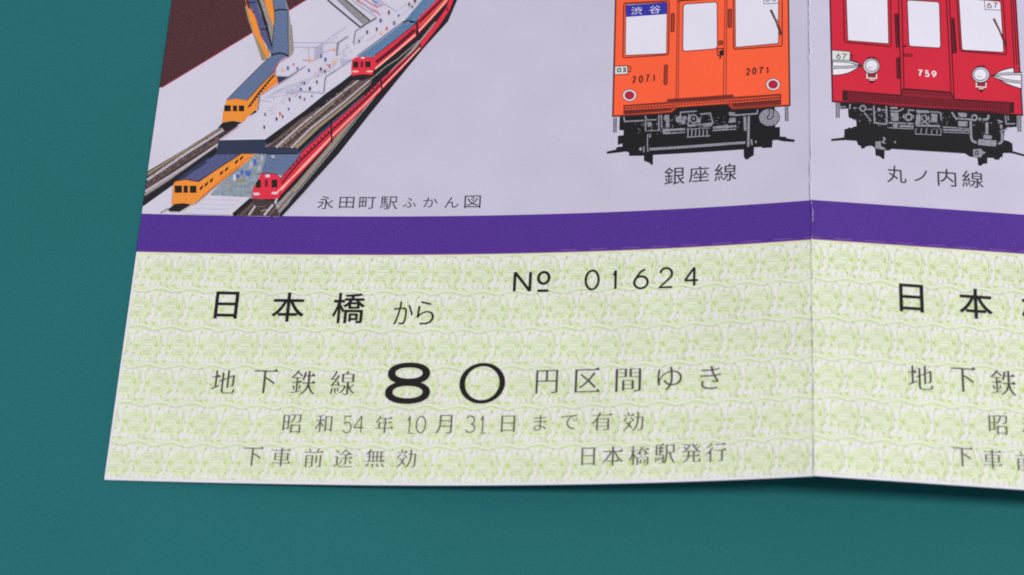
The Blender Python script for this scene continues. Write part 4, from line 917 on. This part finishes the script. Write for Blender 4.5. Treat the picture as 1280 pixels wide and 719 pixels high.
# lower orange train
p = Print()
p.poly(PX, J((S6, 420, 620), (S6, 600, 480), (S6, 800, 345), (S6, 1060, 345), (S6, 640, 640), (S6, 600, 620)), 'roofdim'); p.line(S6, [(700, 420), (560, 510), (420, 610)], 30, 'navy')
p.poly(PX, J((S8, 625, 232), (S8, 1040, -52), (S8, 1190, -52), (S8, 1050, 76), (S8, 745, 312), (S8, 568, 452), (S8, 620, 330)), 'torange'); p.line(S8, [(640, 390), (900, 160), (1150, -30)], 10, 'tdorange'); p.line(S8, [(590, 450), (760, 300), (1040, 78)], 7, 'ballast')
for a in range(9):
    x, y = 655 + a * 50, 296 - a * 37
    if a not in (3, 6): p.poly(S8, [(x - 14, y - 12), (x + 18, y - 40), (x + 14, y - 8), (x - 16, y + 18)], 'twin')
p.poly(PX, J((S8, 376, 250), (S8, 398, 222), (S8, 500, 204), (S8, 600, 218), (S8, 640, 240), (S8, 636, 330), (S8, 572, 452), (S8, 470, 440), (S8, 360, 454), (S8, 366, 360)), 'torange'); p.line(S8, [(385, 232), (500, 206), (625, 232)], 7, 'tdorange'); p.line(S8, [(500, 345), (498, 440)], 5, 'tdorange')
p.poly(PX, J((S8, 325, 500), (S8, 390, 446), (S8, 470, 440), (S8, 548, 456), (S8, 440, 522), (S8, 340, 520)), 'twin'); p.line(S8, [(250, 535), (330, 490)], 14, 'grit')
add_panes(p, S8, [(388, 462, 264, 336), (478, 520, 264, 336), (540, 606, 266, 336)])
p.build('train', station)
p = Print()
for pts, wd in ((J((S4, 186, 442), (S4, 360, 265), (S4, 530, 96), (S4, 600, 30)), .7), (J((S4, 392, 448), (S4, 520, 305), (S4, 662, 160)), .8), (J((S2, 378, 120), (S2, 378, 230), (S2, 360, 390), (S2, 348, 540)), .8), (J((S2, 512, 110), (S2, 512, 330), (S2, 516, 556)), .7),
                (J((S6, 480, 600), (S6, 620, 622), (S6, 1050, 348)), .9), (J((S3, 246, 566), (S3, 480, 390), (S3, 700, 224)), .7), (J((S3, 424, 560), (S3, 620, 408), (S3, 832, 240)), .8), (J((S9, 262, 150), (S9, 340, 138), (S9, 436, 146), (S9, 494, 192)), .7), (J((S9, 494, 192), (S7, 690, 436)), .9)):
    p.line(PX, pts, wd, 'edge')
p.line(PX, J((S6, 836, 197), (S7, 90, 268), (S7, 330, 268)), .8, 'white')
for k in range(13):
    a = k / 13; x, y = 472 + 44 * a, 77.5 - 35 * a; p.line(PX, [(x, y), (x + 1.6, y - 1.2)], 1.9, 'twin')
for k in range(14):
    a = k / 14; x, y = 417 + 57 * a, 160.5 - 56 * a; p.line(PX, [(x, y), (x + 1.5, y - 1.4)], 1.4, 'twin')
for k in range(11):
    a = k / 11; x, y = 313 + 29 * a, 133 - 38 * a; p.line(PX, [(x, y), (x + 1.3, y - 1.7)], 2.0, 'twin')
p.build('outline', station)
w_ = Print(); add_panes(w_, S4, [(164, 228, 496, 556), (250, 290, 498, 556), (308, 362, 498, 556)]); w_.build('train_window', station)
# the concourse drawn in fine lines
p = Print()
def sk(T, pts, wid, mat): p.line(T, pts, wid, mat)
sk(S4, [(500, 545), (512, 405), (830, 210), (972, 108)], 7, 'sketch'); sk(S4, [(670, 206), (682, 88), (830, 0)], 6, 'redline'); sk(S4, [(672, 208), (800, 214), (972, 108)], 9, 'sketch'); sk(S4, [(1278, 150), (1176, 214), (1158, 372)], 11, 'sketch'); sk(S4, [(780, 372), (960, 356), (1150, 376)], 14, 'sketchlit'); sk(S4, [(740, 400), (800, 385)], 5, 'sketchlit')
for k in range(10): sk(S4, [(800 + k * 34, 345 + (k % 3) * 6), (800 + k * 34, 376)], 5, 'sketchlit')
sk(S4, [(660, 410), (662, 450)], 5, 'sketchlit'); sk(S2, [(560, 430), (860, 430), (1090, 280)], 6, 'sketchlit'); sk(S2, [(560, 474), (800, 476), (860, 432), (862, 545), (785, 605)], 6, 'sketchlit')
for k in range(8): sk(S2, [(780 + k * 11, 480 - k * 6), (780 + k * 11, 600 - k * 7)], 4, 'sketchlit')
sk(S2, [(660, 604), (760, 612), (850, 572)], 8, 'pinkline'); sk(S2, [(870, 530), (980, 490)], 5, 'pinkline'); sk(S2, [(1110, 368), (1016, 435), (1000, 562)], 11, 'sketch'); sk(S2, [(1278, 262), (1190, 312), (1168, 438)], 8, 'sketch')
sk(S2, [(860, 430), (1010, 330), (1090, 282)], 5, 'sketchlit'); sk(S2, [(870, 460), (1010, 370)], 4, 'sketchlit'); sk(S2, [(600, 560), (700, 480)], 4, 'sketchlit'); sk(S2, [(720, 480), (724, 600)], 4, 'sketchlit'); sk(S2, [(1000, 430), (860, 435)], 4, 'sketchlit')
sk(S3, [(-60, -10), (0, 48), (278, 278)], 13, 'edge'); sk(S3, [(278, 278), (440, 182)], 11, 'bdark'); p.poly(S3, [(40, -10), (120, -10), (372, 208), (312, 246)], 'grit'); sk(S3, [(110, -10), (372, 212)], 13, 'edge'); sk(S3, [(36, -10), (308, 244)], 8, 'sketch')
for k in range(12): sk(S3, [(100 + k * 20, 50 + k * 16), (130 + k * 18, 26 + k * 15)], 5, 'sketch')
sk(S3, [(180, -10), (240, 40), (430, 170)], 7, 'sketchlit'); sk(S3, [(240, 10), (450, 128), (470, 156)], 9, 'dotred'); sk(S3, [(250, 5), (290, -10)], 14, 'tdred'); sk(S3, [(300, -10), (440, 78), (520, 45)], 7, 'dotred'); sk(S3, [(310, 40), (420, 130)], 14, 'sketchlit'); p.poly(S3, [(380, -10), (470, -10), (520, 45), (445, 75)], 'sketchlit'); sk(S3, [(400, 10), (450, 40)], 10, 'dotblue'); sk(S3, [(520, 45), (640, 120), (740, 40)], 5, 'sketchlit'); sk(S3, [(690, 150), (900, -10)], 5, 'sketchlit')
sk(S3, [(280, 280), (228, 322), (206, 440)], 8, 'sketch'); sk(S3, [(155, 370), (50, 434), (40, 562)], 11, 'sketch'); sk(S3, [(240, 578), (480, 405), (700, 232)], 7, 'sketchlit'); sk(S3, [(240, 560), (340, 480)], 5, 'sketchlit'); sk(S3, [(330, 420), (440, 350)], 5, 'sketchlit'); p.poly(S3, [(80, 598), (190, 596), (100, 665)], 'sketchlit'); sk(S3, [(20, 716), (190, 602)], 7, 'sketch'); sk(S3, [(-60, 420), (0, 360), (140, 270)], 4, 'sketchlit')
hr = random.Random(5)
for k in range(150):
    a, b = hr.random(), hr.random()
    x, y = 318 + 105 * a + 40 * b, 150 - 80 * a - 34 * b + 10 * hr.random()
    l = hr.uniform(1.5, 5); t = hr.choice((0.55, 0.55, 1.5708, 0.0))
    p.line(PX, [(x, y), (x + l * math.cos(t), y - l * math.sin(t))], hr.uniform(.3, .55), hr.choice(('sketchlit', 'sketchlit', 'pinkline', 'sketch', 'cream')))
for a in range(7): p.line(PX, [(322 + a * 4, 128 - a * 2.4), (324 + a * 16, 137 - a * 8.5)], 0.35, 'sketchlit')
sk(S4, [(505, 408), (832, 204), (968, 104)], 4, 'pinkline'); sk(S6, [(850, 198), (1040, 60)], 5, 'dotred'); sk(S4, [(664, 206), (676, 84)], 4, 'dotred')
p.build('concourse', station)
p = Print()
D = {'o': 'dotorange', 'b': 'dotblue', 'r': 'dotred', 'n': 'dotbrown', 'd': 'bdark', 's': 'sketch'}
for T, L in ((S4, ((750, 145, 'o'), (800, 125, 'b'), (855, 85, 'r'), (895, 130, 'b'), (1010, 150, 'b'), (1025, 50, 'o'), (1130, 135, 'd'), (1170, 160, 'n'), (1215, 105, 'r'), (965, 275, 'n'), (1090, 265, 'n'), (930, 340, 'b'), (1020, 330, 'd'), (815, 435, 'n'), (920, 415, 'n'), (965, 435, 'n'), (1040, 405, 'b'), (805, 530, 'b'), (570, 585, 'd'), (685, 630, 'd'), (745, 605, 'd'), (720, 578, 'r'), (562, 712, 'n'), (1265, 65, 'o'), (1175, 40, 'b'), (1130, 8, 'b'))),
             (S3, ((345, 325, 'n'), (440, 295, 'n'), (265, 415, 'd'), (480, 210, 'b'), (562, 128, 'n'), (660, 160, 'b'), (615, 235, 's'), (485, 335, 'o'), (540, 290, 'r'), (765, 48, 'n'), (796, 70, 'n'), (822, 8, 'n'), (15, 630, 'o'), (20, 500, 'o')))):
    for x, y, c in L:
        h = rr.uniform(14, 24); p.poly(T, rounded([(x - h * .5, y - h), (x + h * .45, y - h * .9), (x + h * .6, y + h), (x - h * .55, y + h * .9)], 12, 2), D[c])
        if c in 'nd': p.poly(T, ell(x + 2, y + h + 6, h * .4, 5, 8), 'pinkline')
p.build('passengers', station)
